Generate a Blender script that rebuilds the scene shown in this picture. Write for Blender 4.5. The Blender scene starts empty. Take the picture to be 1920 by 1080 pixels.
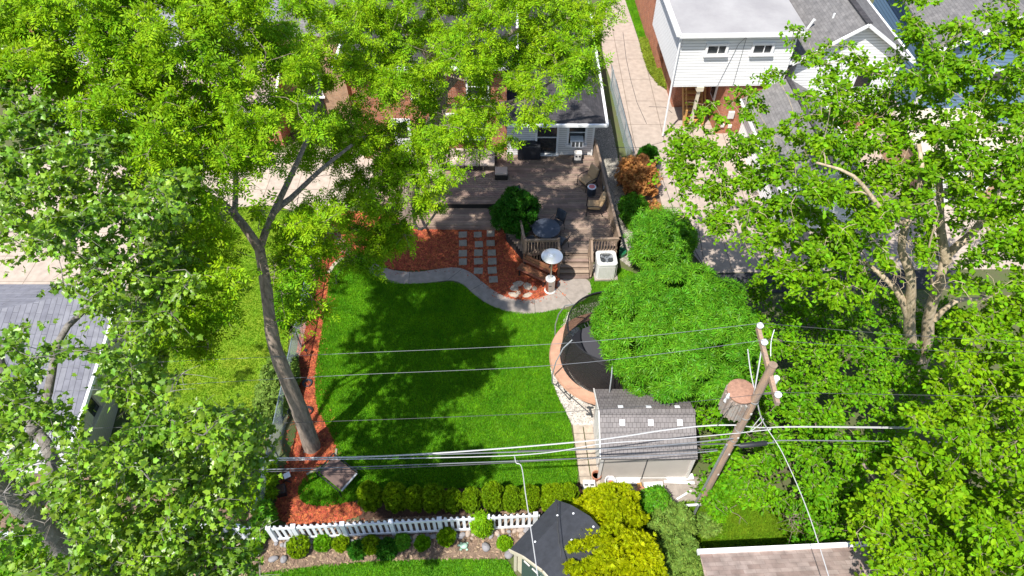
import bpy, math, random
import numpy as np
from mathutils import Vector, Matrix
from mathutils.geometry import tessellate_polygon

# ---------------------------------------------------------------- camera, sky, sun, exposure
scene = bpy.context.scene
CAM_H = 22.0; PITCH = math.radians(49.0); FPX = 1280.0
cam_data = bpy.data.cameras.new('camera'); cam = bpy.data.objects.new('camera', cam_data)
scene.collection.objects.link(cam); scene.camera = cam
cam_data.sensor_width = 36; cam_data.lens = 24.0; cam_data.clip_start = 0.1; cam_data.clip_end = 2000
cam.location = (0, 0, CAM_H); cam.rotation_euler = (math.radians(90) - PITCH, 0, 0)
scene.render.resolution_x = 1024; scene.render.resolution_y = 576

SUN_D = Vector((0.30, 0.40, -0.866)).normalized()
world = bpy.data.worlds.new('World'); scene.world = world; world.use_nodes = True
wn = world.node_tree.nodes; wl = world.node_tree.links
sky = wn.new('ShaderNodeTexSky'); sky.sky_type = 'NISHITA'; sky.sun_disc = False
sky.sun_elevation = math.radians(60); sky.sun_rotation = math.radians(216.9)
bg = wn['Background']; bg.inputs['Strength'].default_value = 0.12
wl.new(sky.outputs[0], bg.inputs[0])
sd = bpy.data.lights.new('sun', 'SUN'); sd.energy = 4.9; sd.angle = math.radians(0.5); sd.color = (1.0, 0.955, 0.88)
sun = bpy.data.objects.new('sun', sd); scene.collection.objects.link(sun)
sun.rotation_euler = SUN_D.to_track_quat('-Z', 'Y').to_euler(); sun.location = (-10, -14, 40)
scene.view_settings.view_transform = 'Standard'; scene.view_settings.look = 'None'
scene.view_settings.exposure = 0.64; scene.view_settings.gamma = 1
scene.cycles.max_bounces = 8; scene.cycles.transparent_max_bounces = 12

rng = np.random.default_rng(7); random.seed(7)
SP, CP = math.sin(PITCH), math.cos(PITCH)
def ray(px, py):
    u = (px - 960) / FPX; v = (py - 540) / FPX
    return Vector((u, CP - v * SP, -SP - v * CP))
def P(px, py, z=0.0):
    d = ray(px, py); return Vector((0, 0, CAM_H)) + d * ((CAM_H - z) / -d.z)
def PY(px, py, y):                      # the point at distance y seen at that pixel
    d = ray(px, py); return Vector((0, 0, CAM_H)) + d * (y / d.y)
def proj(p):
    x, y, z = p[0], p[1], p[2] - CAM_H
    dep = y * CP - z * SP; up = y * SP + z * CP
    return 960 + FPX * x / dep, 540 - FPX * up / dep

# ---------------------------------------------------------------- materials
def mat(name, col, rough=0.7, var=0.0, vscale=5.0, col2=None, bump=0.0, bscale=30.0, metal=0.0, island=0.0, extra=None, stretch=None, spec=0.5, trans=0.0, tcol=None):
    m = bpy.data.materials.new(name); m.use_nodes = True
    n = m.node_tree.nodes; l = m.node_tree.links; b = n['Principled BSDF']
    b.inputs['Roughness'].default_value = rough; b.inputs['Metallic'].default_value = metal
    b.inputs['Specular IOR Level'].default_value = spec
    c1 = (*col, 1); b.inputs['Base Color'].default_value = c1
    out = None
    geo = n.new('ShaderNodeNewGeometry')
    if col2 is None and var > 0: col2 = tuple(c * (1 - var) for c in col)
    if col2 is not None:
        nz = n.new('ShaderNodeTexNoise'); nz.inputs['Scale'].default_value = vscale; nz.inputs['Detail'].default_value = 6
        nz.inputs['Roughness'].default_value = 0.65
        l.new(geo.outputs['Position'], nz.inputs['Vector'])
        rp = n.new('ShaderNodeMapRange'); rp.inputs[1].default_value = 0.32; rp.inputs[2].default_value = 0.68
        l.new(nz.outputs[0], rp.inputs[0])
        mx = n.new('ShaderNodeMix'); mx.data_type = 'RGBA'; mx.inputs[6].default_value = c1; mx.inputs[7].default_value = (*col2, 1)
        l.new(rp.outputs[0], mx.inputs[0]); out = mx.outputs[2]
    if island > 0:
        hs = n.new('ShaderNodeHueSaturation'); mr = n.new('ShaderNodeMapRange')
        mr.inputs[3].default_value = 1 - island; mr.inputs[4].default_value = 1 + island
        l.new(geo.outputs['Random Per Island'], mr.inputs[0]); l.new(mr.outputs[0], hs.inputs['Value'])
        mh = n.new('ShaderNodeMapRange'); mh.inputs[3].default_value = 0.485; mh.inputs[4].default_value = 0.515
        ml = n.new('ShaderNodeMath'); ml.operation = 'MULTIPLY'; ml.inputs[1].default_value = 7.13
        fr = n.new('ShaderNodeMath'); fr.operation = 'FRACT'
        l.new(geo.outputs['Random Per Island'], ml.inputs[0]); l.new(ml.outputs[0], fr.inputs[0]); l.new(fr.outputs[0], mh.inputs[0])
        l.new(mh.outputs[0], hs.inputs['Hue'])
        if out: l.new(out, hs.inputs['Color'])
        else: hs.inputs['Color'].default_value = c1
        out = hs.outputs[0]
    if out: l.new(out, b.inputs['Base Color'])
    if bump > 0:
        bz = n.new('ShaderNodeTexNoise'); bz.inputs['Scale'].default_value = bscale; bz.inputs['Detail'].default_value = 5
        if stretch:
            vm = n.new('ShaderNodeVectorMath'); vm.operation = 'MULTIPLY'; vm.inputs[1].default_value = stretch
            l.new(geo.outputs['Position'], vm.inputs[0]); l.new(vm.outputs[0], bz.inputs['Vector']); l.new(vm.outputs[0], nz.inputs['Vector'])
        else: l.new(geo.outputs['Position'], bz.inputs['Vector'])
        bp = n.new('ShaderNodeBump'); bp.inputs['Strength'].default_value = bump; bp.inputs['Distance'].default_value = 0.03
        l.new(bz.outputs[0], bp.inputs['Height']); l.new(bp.outputs[0], b.inputs['Normal'])
    if trans > 0:
        tr = n.new('ShaderNodeBsdfTranslucent'); ms = n.new('ShaderNodeMixShader'); ms.inputs[0].default_value = trans
        hs2 = n.new('ShaderNodeHueSaturation'); hs2.inputs['Hue'].default_value = 0.485; hs2.inputs['Value'].default_value = 1.5; hs2.inputs['Saturation'].default_value = 1.05
        if out: l.new(out, hs2.inputs['Color'])
        else: hs2.inputs['Color'].default_value = c1
        l.new(hs2.outputs[0], tr.inputs['Color'])
        l.new(b.outputs[0], ms.inputs[1]); l.new(tr.outputs[0], ms.inputs[2]); l.new(ms.outputs[0], n['Material Output'].inputs[0])
    return m

def uvbrick(name, c1, c2, mortar, bw, bh, ms=0.01, rough=0.8, bump=0.4, offset=0.5, noise=0.25, swap=False):
    m = mat(name, c1, rough); n = m.node_tree.nodes; l = m.node_tree.links; b = n['Principled BSDF']
    uv = n.new('ShaderNodeUVMap'); br = n.new('ShaderNodeTexBrick'); br.inputs['Scale'].default_value = 1
    br.inputs['Brick Width'].default_value = bw; br.inputs['Row Height'].default_value = bh
    br.inputs['Mortar Size'].default_value = ms; br.inputs['Mortar Smooth'].default_value = 0.2; br.offset = offset
    br.inputs['Color1'].default_value = (*c1, 1); br.inputs['Color2'].default_value = (*c2, 1); br.inputs['Mortar'].default_value = (*mortar, 1)
    src = uv.outputs[0]
    if swap:
        sx = n.new('ShaderNodeSeparateXYZ'); cx = n.new('ShaderNodeCombineXYZ'); l.new(src, sx.inputs[0])
        l.new(sx.outputs[1], cx.inputs[0]); l.new(sx.outputs[0], cx.inputs[1]); src = cx.outputs[0]
    l.new(src, br.inputs['Vector'])
    nz = n.new('ShaderNodeTexNoise'); nz.inputs['Scale'].default_value = 3.5; nz.inputs['Detail'].default_value = 7
    geo = n.new('ShaderNodeNewGeometry'); l.new(geo.outputs['Position'], nz.inputs['Vector'])
    mr = n.new('ShaderNodeMapRange'); mr.inputs[1].default_value = 0.3; mr.inputs[2].default_value = 0.7
    mr.inputs[3].default_value = 1 - noise; mr.inputs[4].default_value = 1 + noise
    l.new(nz.outputs[0], mr.inputs[0]); hs = n.new('ShaderNodeHueSaturation')
    l.new(mr.outputs[0], hs.inputs['Value']); l.new(br.outputs[0], hs.inputs['Color']); l.new(hs.outputs[0], b.inputs['Base Color'])
    bp = n.new('ShaderNodeBump'); bp.inputs['Strength'].default_value = bump; bp.inputs['Distance'].default_value = 0.02; bp.invert = True
    l.new(br.outputs[1], bp.inputs['Height']); l.new(bp.outputs[0], b.inputs['Normal'])
    return m

def siding(name, col, row=0.13, rough=0.5, line=0.45):        # lapped boards: a saw-tooth bump and a thin shade line painted under each lap
    m = mat(name, col, rough); n = m.node_tree.nodes; l = m.node_tree.links; b = n['Principled BSDF']
    uv = n.new('ShaderNodeUVMap'); sx = n.new('ShaderNodeSeparateXYZ'); l.new(uv.outputs[0], sx.inputs[0])
    dv = n.new('ShaderNodeMath'); dv.operation = 'DIVIDE'; dv.inputs[1].default_value = row; l.new(sx.outputs[1], dv.inputs[0])
    fr = n.new('ShaderNodeMath'); fr.operation = 'FRACT'; l.new(dv.outputs[0], fr.inputs[0])
    cr = n.new('ShaderNodeValToRGB'); l.new(fr.outputs[0], cr.inputs[0])
    d = tuple(c * line for c in col)
    cr.color_ramp.elements[0].color = (*d, 1); cr.color_ramp.elements[0].position = 0.10
    cr.color_ramp.elements[1].color = (*col, 1); cr.color_ramp.elements[1].position = 0.22
    nz = n.new('ShaderNodeTexNoise'); nz.inputs['Scale'].default_value = 1.3; nz.inputs['Detail'].default_value = 8
    mr = n.new('ShaderNodeMapRange'); mr.inputs[3].default_value = 0.9; mr.inputs[4].default_value = 1.06; l.new(nz.outputs[0], mr.inputs[0])
    hs = n.new('ShaderNodeHueSaturation'); l.new(cr.outputs[0], hs.inputs['Color']); l.new(mr.outputs[0], hs.inputs['Value'])
    l.new(hs.outputs[0], b.inputs['Base Color'])
    bp = n.new('ShaderNodeBump'); bp.inputs['Strength'].default_value = 0.5; bp.inputs['Distance'].default_value = 0.02; bp.invert = True
    l.new(fr.outputs[0], bp.inputs['Height']); l.new(bp.outputs[0], b.inputs['Normal'])
    return m

M = {}
M['ground'] = mat('ground_soil', (0.10, 0.085, 0.05), 0.95, col2=(0.07, 0.11, 0.02), vscale=0.8, bump=0.6, bscale=12)
M['lawn'] = mat('lawn_grass', (0.05, 0.17, 0.007), 0.85, col2=(0.09, 0.21, 0.009), vscale=2.2, bump=0.9, bscale=26, spec=0.2)
M['blade'] = mat('grass_blade', (0.080, 0.27, 0.006), 0.6, col2=(0.20, 0.45, 0.012), vscale=1.3, island=0.4, trans=0.35, spec=0.25)
M['blade_dry'] = mat('dry_grass_blade', (0.12, 0.30, 0.008), 0.6, col2=(0.25, 0.38, 0.02), vscale=0.9, island=0.3, trans=0.35, spec=0.25)
M['lawn_dry'] = mat('dry_lawn', (0.12, 0.25, 0.010), 0.9, col2=(0.22, 0.28, 0.02), vscale=1.0, bump=0.9, bscale=26, spec=0.2)
M['mulch'] = mat('red_mulch', (0.26, 0.055, 0.022), 0.95, col2=(0.14, 0.028, 0.012), vscale=14, bump=1.0, bscale=45)
M['chip'] = mat('mulch_chip', (0.44, 0.105, 0.038), 0.9, col2=(0.22, 0.045, 0.018), vscale=3, island=0.5)
M['dark_mulch'] = mat('brown_mulch', (0.10, 0.05, 0.03), 0.95, col2=(0.05, 0.03, 0.02), vscale=14, bump=1.0, bscale=45)
M['dirt'] = mat('bed_dirt', (0.24, 0.165, 0.115), 0.95, col2=(0.12, 0.08, 0.055), vscale=4, bump=1.0, bscale=30)
M['litter'] = mat('leaf_litter', (0.26, 0.18, 0.12), 0.9, island=0.5)
M['gravel'] = mat('white_gravel', (0.30, 0.27, 0.24), 0.9, col2=(0.18, 0.16, 0.14), vscale=18, bump=1.0, bscale=60)
M['pebble'] = mat('pale_pebble', (0.43, 0.395, 0.355), 0.8, island=0.35)
M['pebble_dark'] = mat('mixed_pebble', (0.27, 0.25, 0.21), 0.8, island=0.55)
M['gravel_dark'] = mat('grey_gravel', (0.14, 0.13, 0.11), 0.9, col2=(0.07, 0.065, 0.055), vscale=18, bump=1.0, bscale=60)
M['concrete'] = mat('path_concrete', (0.33, 0.285, 0.25), 0.85, col2=(0.22, 0.19, 0.165), vscale=3.2, bump=0.35, bscale=40)
M['drive'] = uvbrick('drive_concrete', (0.385, 0.315, 0.265), (0.35, 0.29, 0.245), (0.20, 0.16, 0.13), 1.6, 2.2, 0.022, noise=0.14, bump=0.15, offset=0.0)
M['patio'] = uvbrick('patio_concrete', (0.43, 0.355, 0.29), (0.40, 0.33, 0.275), (0.24, 0.19, 0.15), 1.5, 1.5, 0.02, noise=0.15, bump=0.15, offset=0.0)
M['dark_grey'] = mat('dark_grey', (0.045, 0.045, 0.052), 0.9, var=0.4, vscale=6, bump=0.4, bscale=60)
M['brick'] = uvbrick('orange_brick', (0.42, 0.135, 0.055), (0.32, 0.09, 0.04), (0.36, 0.28, 0.22), 0.22, 0.075, 0.008, noise=0.2)
M['brick_tan'] = uvbrick('tan_brick', (0.42, 0.26, 0.15), (0.36, 0.2, 0.11), (0.4, 0.33, 0.26), 0.22, 0.075, 0.008, noise=0.2)
M['roof_dark'] = uvbrick('dark_shingle', (0.036, 0.034, 0.038), (0.055, 0.05, 0.054), (0.018, 0.017, 0.019), 0.33, 0.14, 0.006, noise=0.3, rough=0.9)
M['roof_grey'] = uvbrick('grey_shingle', (0.135, 0.13, 0.13), (0.18, 0.172, 0.17), (0.09, 0.085, 0.085), 0.33, 0.14, 0.006, noise=0.18, rough=0.9)
M['roof_blue'] = uvbrick('bluegrey_shingle', (0.20, 0.20, 0.235), (0.25, 0.25, 0.28), (0.10, 0.10, 0.12), 0.9, 0.17, 0.008, noise=0.15, rough=0.85)
M['roof_brown'] = uvbrick('brown_shingle', (0.25, 0.18, 0.155), (0.34, 0.27, 0.24), (0.20, 0.15, 0.13), 0.34, 0.145, 0.004, noise=0.25, rough=0.9)
M['roof_shed'] = uvbrick('plastic_shingle', (0.155, 0.14, 0.14), (0.19, 0.172, 0.17), (0.05, 0.042, 0.04), 0.13, 0.17, 0.006, noise=0.12, rough=0.6)
M['roof_slate'] = mat('slate_felt', (0.042, 0.046, 0.058), 0.85, var=0.35, vscale=5, bump=0.3, bscale=60)
M['membrane'] = mat('roof_membrane', (0.27, 0.26, 0.265), 0.75, col2=(0.35, 0.34, 0.34), vscale=0.7, bump=0.1)
M['white_sid'] = siding('white_siding', (0.80, 0.80, 0.80), 0.15)
M['white_small'] = siding('white_siding_fine', (0.74, 0.73, 0.72), 0.12)
M['cream_sid'] = siding('cream_siding', (0.60, 0.55, 0.41), 0.11, line=0.75)
M['blue_sid'] = siding('blue_siding', (0.13, 0.22, 0.34), 0.2)
M['white'] = mat('white_paint', (0.80, 0.80, 0.80), 0.5, var=0.08, vscale=4)
M['vinyl'] = mat('white_vinyl', (0.74, 0.76, 0.80), 0.45, var=0.1, vscale=6)
M['shed_wall'] = mat('shed_plastic', (0.50, 0.46, 0.42), 0.6, var=0.1, vscale=2)
M['shed_trim'] = mat('shed_trim', (0.66, 0.63, 0.60), 0.55, var=0.08, vscale=3)
M['cream'] = mat('cream_paint', (0.58, 0.52, 0.40), 0.6, var=0.12, vscale=3)
M['glass'] = mat('window_glass', (0.02, 0.025, 0.028), 0.08, spec=0.8)
M['black'] = mat('black_metal', (0.015, 0.015, 0.018), 0.45)
M['dark'] = mat('dark_cover', (0.022, 0.024, 0.03), 0.55, var=0.3, vscale=3)
M['wicker'] = mat('dark_wicker', (0.02, 0.016, 0.014), 0.6, bump=0.6, bscale=90)
M['cushion'] = mat('beige_cushion', (0.52, 0.42, 0.35), 0.9, var=0.15, vscale=3, bump=0.15, bscale=20)
M['tan_cushion'] = mat('tan_cushion', (0.46, 0.31, 0.17), 0.9, var=0.2, vscale=5, bump=0.2, bscale=14)
M['tabletop'] = mat('slate_tabletop', (0.055, 0.065, 0.09), 0.35, var=0.3, vscale=6)
M['navy'] = mat('navy_fabric', (0.022, 0.03, 0.045), 0.6)
M['board'] = mat('deck_board', (0.285, 0.205, 0.158), 0.8, col2=(0.185, 0.13, 0.10), vscale=2.2, island=0.22, bump=0.3, bscale=30)
M['rail'] = mat('weathered_rail', (0.30, 0.215, 0.155), 0.85, col2=(0.20, 0.14, 0.10), vscale=6, bump=0.3, bscale=50)
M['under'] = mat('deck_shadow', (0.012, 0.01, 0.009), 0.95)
M['bench'] = mat('bench_wood', (0.22, 0.085, 0.04), 0.6, col2=(0.13, 0.05, 0.025), vscale=5, island=0.15)
M['steel'] = mat('brushed_steel', (0.62, 0.60, 0.58), 0.28, metal=1.0)
M['hood'] = mat('aluminium_hood', (0.80, 0.82, 0.84), 0.32, metal=0.85)
M['ac'] = mat('condenser_paint', (0.60, 0.60, 0.58), 0.5, var=0.06)
M['acdark'] = mat('condenser_dark', (0.05, 0.055, 0.06), 0.5)
M['stone'] = mat('paver_stone', (0.30, 0.27, 0.22), 0.9, col2=(0.20, 0.18, 0.15), vscale=5, bump=0.4, bscale=30)
M['flag'] = mat('flagstone', (0.46, 0.38, 0.30), 0.9, col2=(0.30, 0.25, 0.2), vscale=5, bump=0.5, bscale=24)
M['rock'] = mat('river_rock', (0.25, 0.24, 0.25), 0.75, col2=(0.20, 0.19, 0.20), vscale=2.0, bump=0.3, bscale=20)
M['rock2'] = mat('tan_rock', (0.42, 0.33, 0.26), 0.8, col2=(0.30, 0.24, 0.2), vscale=2.0, bump=0.3, bscale=20)
M['padorange'] = mat('trampoline_pad', (0.50, 0.28, 0.185), 0.6, var=0.3, vscale=3)
M['matgrey'] = mat('jump_mat', (0.045, 0.045, 0.055), 0.65)
M['metal'] = mat('galvanised', (0.42, 0.44, 0.46), 0.45, metal=0.6)
M['link'] = mat('chainlink_wire', (0.22, 0.27, 0.29), 0.5, metal=0.3)
M['pole'] = mat('pole_wood', (0.42, 0.27, 0.17), 0.85, col2=(0.24, 0.19, 0.165), vscale=9, bump=0.9, bscale=18, stretch=(1, 1, .12))
M['rust'] = mat('rusty_lid', (0.40, 0.22, 0.15), 0.8, col2=(0.24, 0.13, 0.09), vscale=10)
M['tank'] = mat('rusty_tank', (0.34, 0.335, 0.32), 0.55, col2=(0.30, 0.20, 0.15), vscale=3.2)
M['cable'] = mat('pale_cable', (0.46, 0.46, 0.47), 0.4)
M['wire'] = mat('dark_wire', (0.06, 0.06, 0.065), 0.5)
M['wire_grey'] = mat('grey_wire', (0.17, 0.18, 0.20), 0.45)
M['porcelain'] = mat('porcelain', (0.72, 0.74, 0.78), 0.2)
M['terracotta'] = mat('terracotta', (0.42, 0.17, 0.10), 0.8, var=0.2)
M['red'] = mat('red_plastic', (0.55, 0.07, 0.06), 0.5)
M['pink'] = mat('pink_pot', (0.62, 0.17, 0.17), 0.6)
M['green'] = mat('green_plastic', (0.02, 0.16, 0.07), 0.4)
M['teal'] = mat('pale_green_glaze', (0.34, 0.52, 0.40), 0.4)
M['yellow_wood'] = mat('new_lumber', (0.52, 0.29, 0.09), 0.7, var=0.25, vscale=4)
M['door_green'] = mat('green_door', (0.05, 0.085, 0.075), 0.6, var=0.2)
M['brownpanel'] = mat('brown_sling', (0.13, 0.08, 0.065), 0.55, var=0.25, vscale=5)
M['bark'] = mat('ash_bark', (0.36, 0.285, 0.225), 0.95, col2=(0.13, 0.10, 0.078), vscale=13, bump=1.0, bscale=16, stretch=(1, 1, .18))
M['bark_pale'] = mat('pale_bark', (0.56, 0.45, 0.32), 0.95, col2=(0.24, 0.19, 0.11), vscale=9, bump=1.0, bscale=16, stretch=(1, 1, .25))
M['bark_grey'] = mat('maple_bark', (0.11, 0.095, 0.08), 0.95, col2=(0.26, 0.24, 0.22), vscale=7, bump=1.0, bscale=16, stretch=(1, 1, .35))
M['bark_dead'] = mat('dead_twig', (0.34, 0.30, 0.27), 0.9)
def leafmat(nm, c, c2, tr=0.24, isl=0.38, rough=0.6, spec=0.12): return mat(nm, c, rough, col2=c2, vscale=0.7, island=isl, trans=tr, spec=spec)
M['lf_maple'] = leafmat('maple_leaf', (0.105, 0.235, 0.014), (0.22, 0.37, 0.02), rough=0.38, spec=0.5)
M['lf_ash'] = leafmat('ash_leaf', (0.13, 0.295, 0.006), (0.25, 0.4, 0.006))
M['lf_right'] = leafmat('broad_leaf', (0.100, 0.244, 0.004), (0.163, 0.326, 0.004))
M['lf_locust'] = leafmat('locust_leaf', (0.11, 0.265, 0.003), (0.19, 0.34, 0.004))
M['lf_vine'] = leafmat('vine_leaf', (0.075, 0.225, 0.004), (0.145, 0.33, 0.005))
M['lf_shrub'] = leafmat('lance_leaf', (0.065, 0.215, 0.01), (0.12, 0.31, 0.014), rough=0.4)
M['lf_dark'] = leafmat('dark_shrub_leaf', (0.020, 0.099, 0.005), (0.036, 0.140, 0.006))
M['lf_yellow'] = leafmat('golden_cypress', (0.399, 0.437, 0.002), (0.237, 0.314, 0.002), tr=0.3)
M['lf_arb'] = leafmat('arborvitae_spray', (0.192, 0.296, 0.003), (0.096, 0.200, 0.003), tr=0.2)
M['lf_pale'] = leafmat('pale_leaf', (0.114, 0.209, 0.030), (0.180, 0.275, 0.047))
M['lf_dead'] = leafmat('dead_foliage', (0.495, 0.243, 0.082), (0.360, 0.162, 0.050), tr=0.15)
M['lf_ground'] = leafmat('groundcover_leaf', (0.224, 0.288, 0.028), (0.144, 0.208, 0.017), tr=0.3)

# netting, half open: a fine real-looking weave through alpha
def netmat(name, col, alpha):
    m = mat(name, col, 0.7); n = m.node_tree.nodes; l = m.node_tree.links
    uv = n.new('ShaderNodeUVMap'); ck = n.new('ShaderNodeTexBrick'); ck.offset = 0.5
    ck.inputs['Scale'].default_value = 1; ck.inputs['Brick Width'].default_value = 0.09; ck.inputs['Row Height'].default_value = 0.045
    ck.inputs['Mortar Size'].default_value = 0.008
    ck.inputs['Color1'].default_value = (alpha,)*3 + (1,); ck.inputs['Color2'].default_value = (alpha,)*3 + (1,); ck.inputs['Mortar'].default_value = (1, 1, 1, 1)
    l.new(uv.outputs[0], ck.inputs['Vector']); l.new(ck.outputs[0], n['Principled BSDF'].inputs['Alpha'])
    return m
M['net'] = netmat('enclosure_net', (0.016, 0.013, 0.012), 0.5)

# ---------------------------------------------------------------- mesh helpers
col = scene.collection
class MB:
    def __init__(s): s.v = []; s.f = []
    def add(s, vs, fs):
        o = len(s.v); s.v += [tuple(v) for v in vs]; s.f += [tuple(i + o for i in f) for f in fs]; return s
    def box(s, c, size, rz=0.0, rx=0.0, ry=0.0, top=1.0):
        R = Matrix.Rotation(rz, 3, 'Z') @ Matrix.Rotation(ry, 3, 'Y') @ Matrix.Rotation(rx, 3, 'X')
        h = [d / 2 for d in size]; vs = []
        for z in (-1, 1):
            k = top if z > 0 else 1
            for x, y in ((-1, -1), (1, -1), (1, 1), (-1, 1)):
                vs.append(Vector(c) + R @ Vector((x * h[0] * k, y * h[1] * k, z * h[2])))
        return s.add(vs, [(0, 3, 2, 1), (4, 5, 6, 7), (0, 1, 5, 4), (1, 2, 6, 5), (2, 3, 7, 6), (3, 0, 4, 7)])
    def bar(s, a, b, w, h=None, up=(0, 0, 1)):              # rectangular bar from a to b
        a = Vector(a); b = Vector(b); h = h or w; d = (b - a).normalized(); u = Vector(up)
        if abs(d.dot(u)) > 0.98: u = Vector((0, 1, 0))
        sx = d.cross(u).normalized() * w / 2; uy = sx.cross(d).normalized() * h / 2
        vs = [p + i * sx + j * uy for p in (a, b) for i, j in ((-1, -1), (1, -1), (1, 1), (-1, 1))]
        return s.add(vs, [(0, 1, 2, 3), (7, 6, 5, 4), (0, 4, 5, 1), (1, 5, 6, 2), (2, 6, 7, 3), (3, 7, 4, 0)])
    def tube(s, pts, r, n=6, cap=True):
        pts = [Vector(p) for p in pts]
        if not hasattr(r, '__len__'): r = [r] * len(pts)
        rings = []; ref = Vector((0.13, 0.21, 1)).normalized(); prev = None
        for i, p in enumerate(pts):
            d = (pts[min(i + 1, len(pts) - 1)] - pts[max(i - 1, 0)])
            d = d.normalized() if d.length > 1e-9 else Vector((0, 0, 1))
            if prev is None:
                rf = ref if abs(d.dot(ref)) < 0.95 else Vector((1, 0, 0)); x = d.cross(rf).normalized()
            else: x = (prev - d * prev.dot(d)); x = x.normalized() if x.length > 1e-6 else d.orthogonal().normalized()
            prev = x; y = d.cross(x)
            rings.append([p + (x * math.cos(2 * math.pi * k / n) + y * math.sin(2 * math.pi * k / n)) * r[i] for k in range(n)])
        vs = [q for rg in rings for q in rg]; fs = []
        for i in range(len(pts) - 1):
            for k in range(n):
                k2 = (k + 1) % n; fs.append((i * n + k, i * n + k2, (i + 1) * n + k2, (i + 1) * n + k))
        if cap: fs.append(tuple(range(n - 1, -1, -1))); fs.append(tuple((len(pts) - 1) * n + k for k in range(n)))
        return s.add(vs, fs)
    def lathe(s, prof, c=(0, 0, 0), n=20, close=False):
        vs = []; fs = []
        for r, z in prof:
            for k in range(n):
                a = 2 * math.pi * k / n; vs.append((c[0] + r * math.cos(a), c[1] + r * math.sin(a), c[2] + z))
        for i in range(len(prof) - 1):
            for k in range(n):
                k2 = (k + 1) % n; fs.append((i * n + k, i * n + k2, (i + 1) * n + k2, (i + 1) * n + k))
        if prof[0][0] > 1e-4: fs.append(tuple(range(n - 1, -1, -1)))
        if prof[-1][0] > 1e-4 and not close: fs.append(tuple((len(prof) - 1) * n + k for k in range(n)))
        return s.add(vs, fs)
    def prism(s, poly, z0, z1):
        tri = tessellate_polygon([[Vector((p[0], p[1], 0)) for p in poly]]); n = len(poly)
        vs = [(p[0], p[1], z0) for p in poly] + [(p[0], p[1], z1) for p in poly]; fs = []
        area = sum(poly[i][0] * poly[(i + 1) % n][1] - poly[(i + 1) % n][0] * poly[i][1] for i in range(n))
        for t in tri:
            a, b, c = t; cr = (poly[b][0] - poly[a][0]) * (poly[c][1] - poly[a][1]) - (poly[c][0] - poly[a][0]) * (poly[b][1] - poly[a][1])
            if cr < 0: a, c = c, a
            fs.append((a + n, b + n, c + n)); fs.append((c, b, a))
        for i in range(n):
            j = (i + 1) % n
            fs.append((i, j, j + n, i + n) if area > 0 else (j, i, i + n, j + n))
        return s.add(vs, fs)
    def blob(s, c, r, seed=0, amp=0.15, n=10, rings=7, rz=0.0):
        rd = random.Random(seed); ph = [rd.uniform(0, 6.28) for _ in range(6)]; vs = []; fs = []
        for i in range(rings + 1):
            th = math.pi * i / rings
            for k in range(n):
                a = 2 * math.pi * k / n
                m = 1 + amp * (math.sin(2 * a + ph[0] + th) * 0.5 + math.sin(3 * a + ph[1]) * math.sin(th * 2 + ph[2]) * 0.5)
                x = math.sin(th) * math.cos(a) * r[0] * m; y = math.sin(th) * math.sin(a) * r[1] * m; z = math.cos(th) * r[2] * m
                vs.append((c[0] + x * math.cos(rz) - y * math.sin(rz), c[1] + x * math.sin(rz) + y * math.cos(rz), c[2] + z))
        for i in range(rings):
            for k in range(n):
                k2 = (k + 1) % n; fs.append((i * n + k, (i + 1) * n + k, (i + 1) * n + k2, i * n + k2))
        return s.add(vs, fs)
    def build(s, name, m, parent=None, smooth=False, world=True, bevel=0.0):
        vs = s.v
        if parent is not None and world:
            inv = parent.matrix_basis.inverted() if getattr(parent, 'parent', None) is None else Matrix.Translation(Vector((0, 0, 0)))
            if parent.parent is not None:
                inv = (parent.parent.matrix_basis @ parent.matrix_basis).inverted()
            vs = [tuple(inv @ Vector(v)) for v in vs]
        me = bpy.data.meshes.new(name); me.from_pydata(vs, [], s.f); me.validate()
        me.materials.append(M[m] if isinstance(m, str) else m)
        if smooth: me.polygons.foreach_set('use_smooth', [True] * len(me.polygons))
        auto_uv(me)
        o = bpy.data.objects.new(name, me); col.objects.link(o)
        if parent is not None: o.parent = parent
        if smooth:
            me.set_sharp_from_angle(angle=math.radians(42))
        if bevel > 0:
            bv = o.modifiers.new('bevel', 'BEVEL'); bv.width = bevel; bv.segments = 2; bv.limit_method = 'ANGLE'
        return o
def auto_uv(me):
    uvl = me.uv_layers.new(name='UVMap'); 
    if len(me.loops) > 400000: return
    co = [v.co for v in me.vertices]; data = []
    for p in me.polygons:
        nrm = p.normal
        if abs(nrm.z) > 0.999: u = Vector((1, 0, 0)); v = Vector((0, 1, 0))
        else:
            u = Vector((0, 0, 1)).cross(nrm).normalized(); v = nrm.cross(u)
        for li in p.loop_indices:
            c = co[me.loops[li].vertex_index]; data += [c.dot(u), c.dot(v)]
    uvl.data.foreach_set('uv', data)

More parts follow.
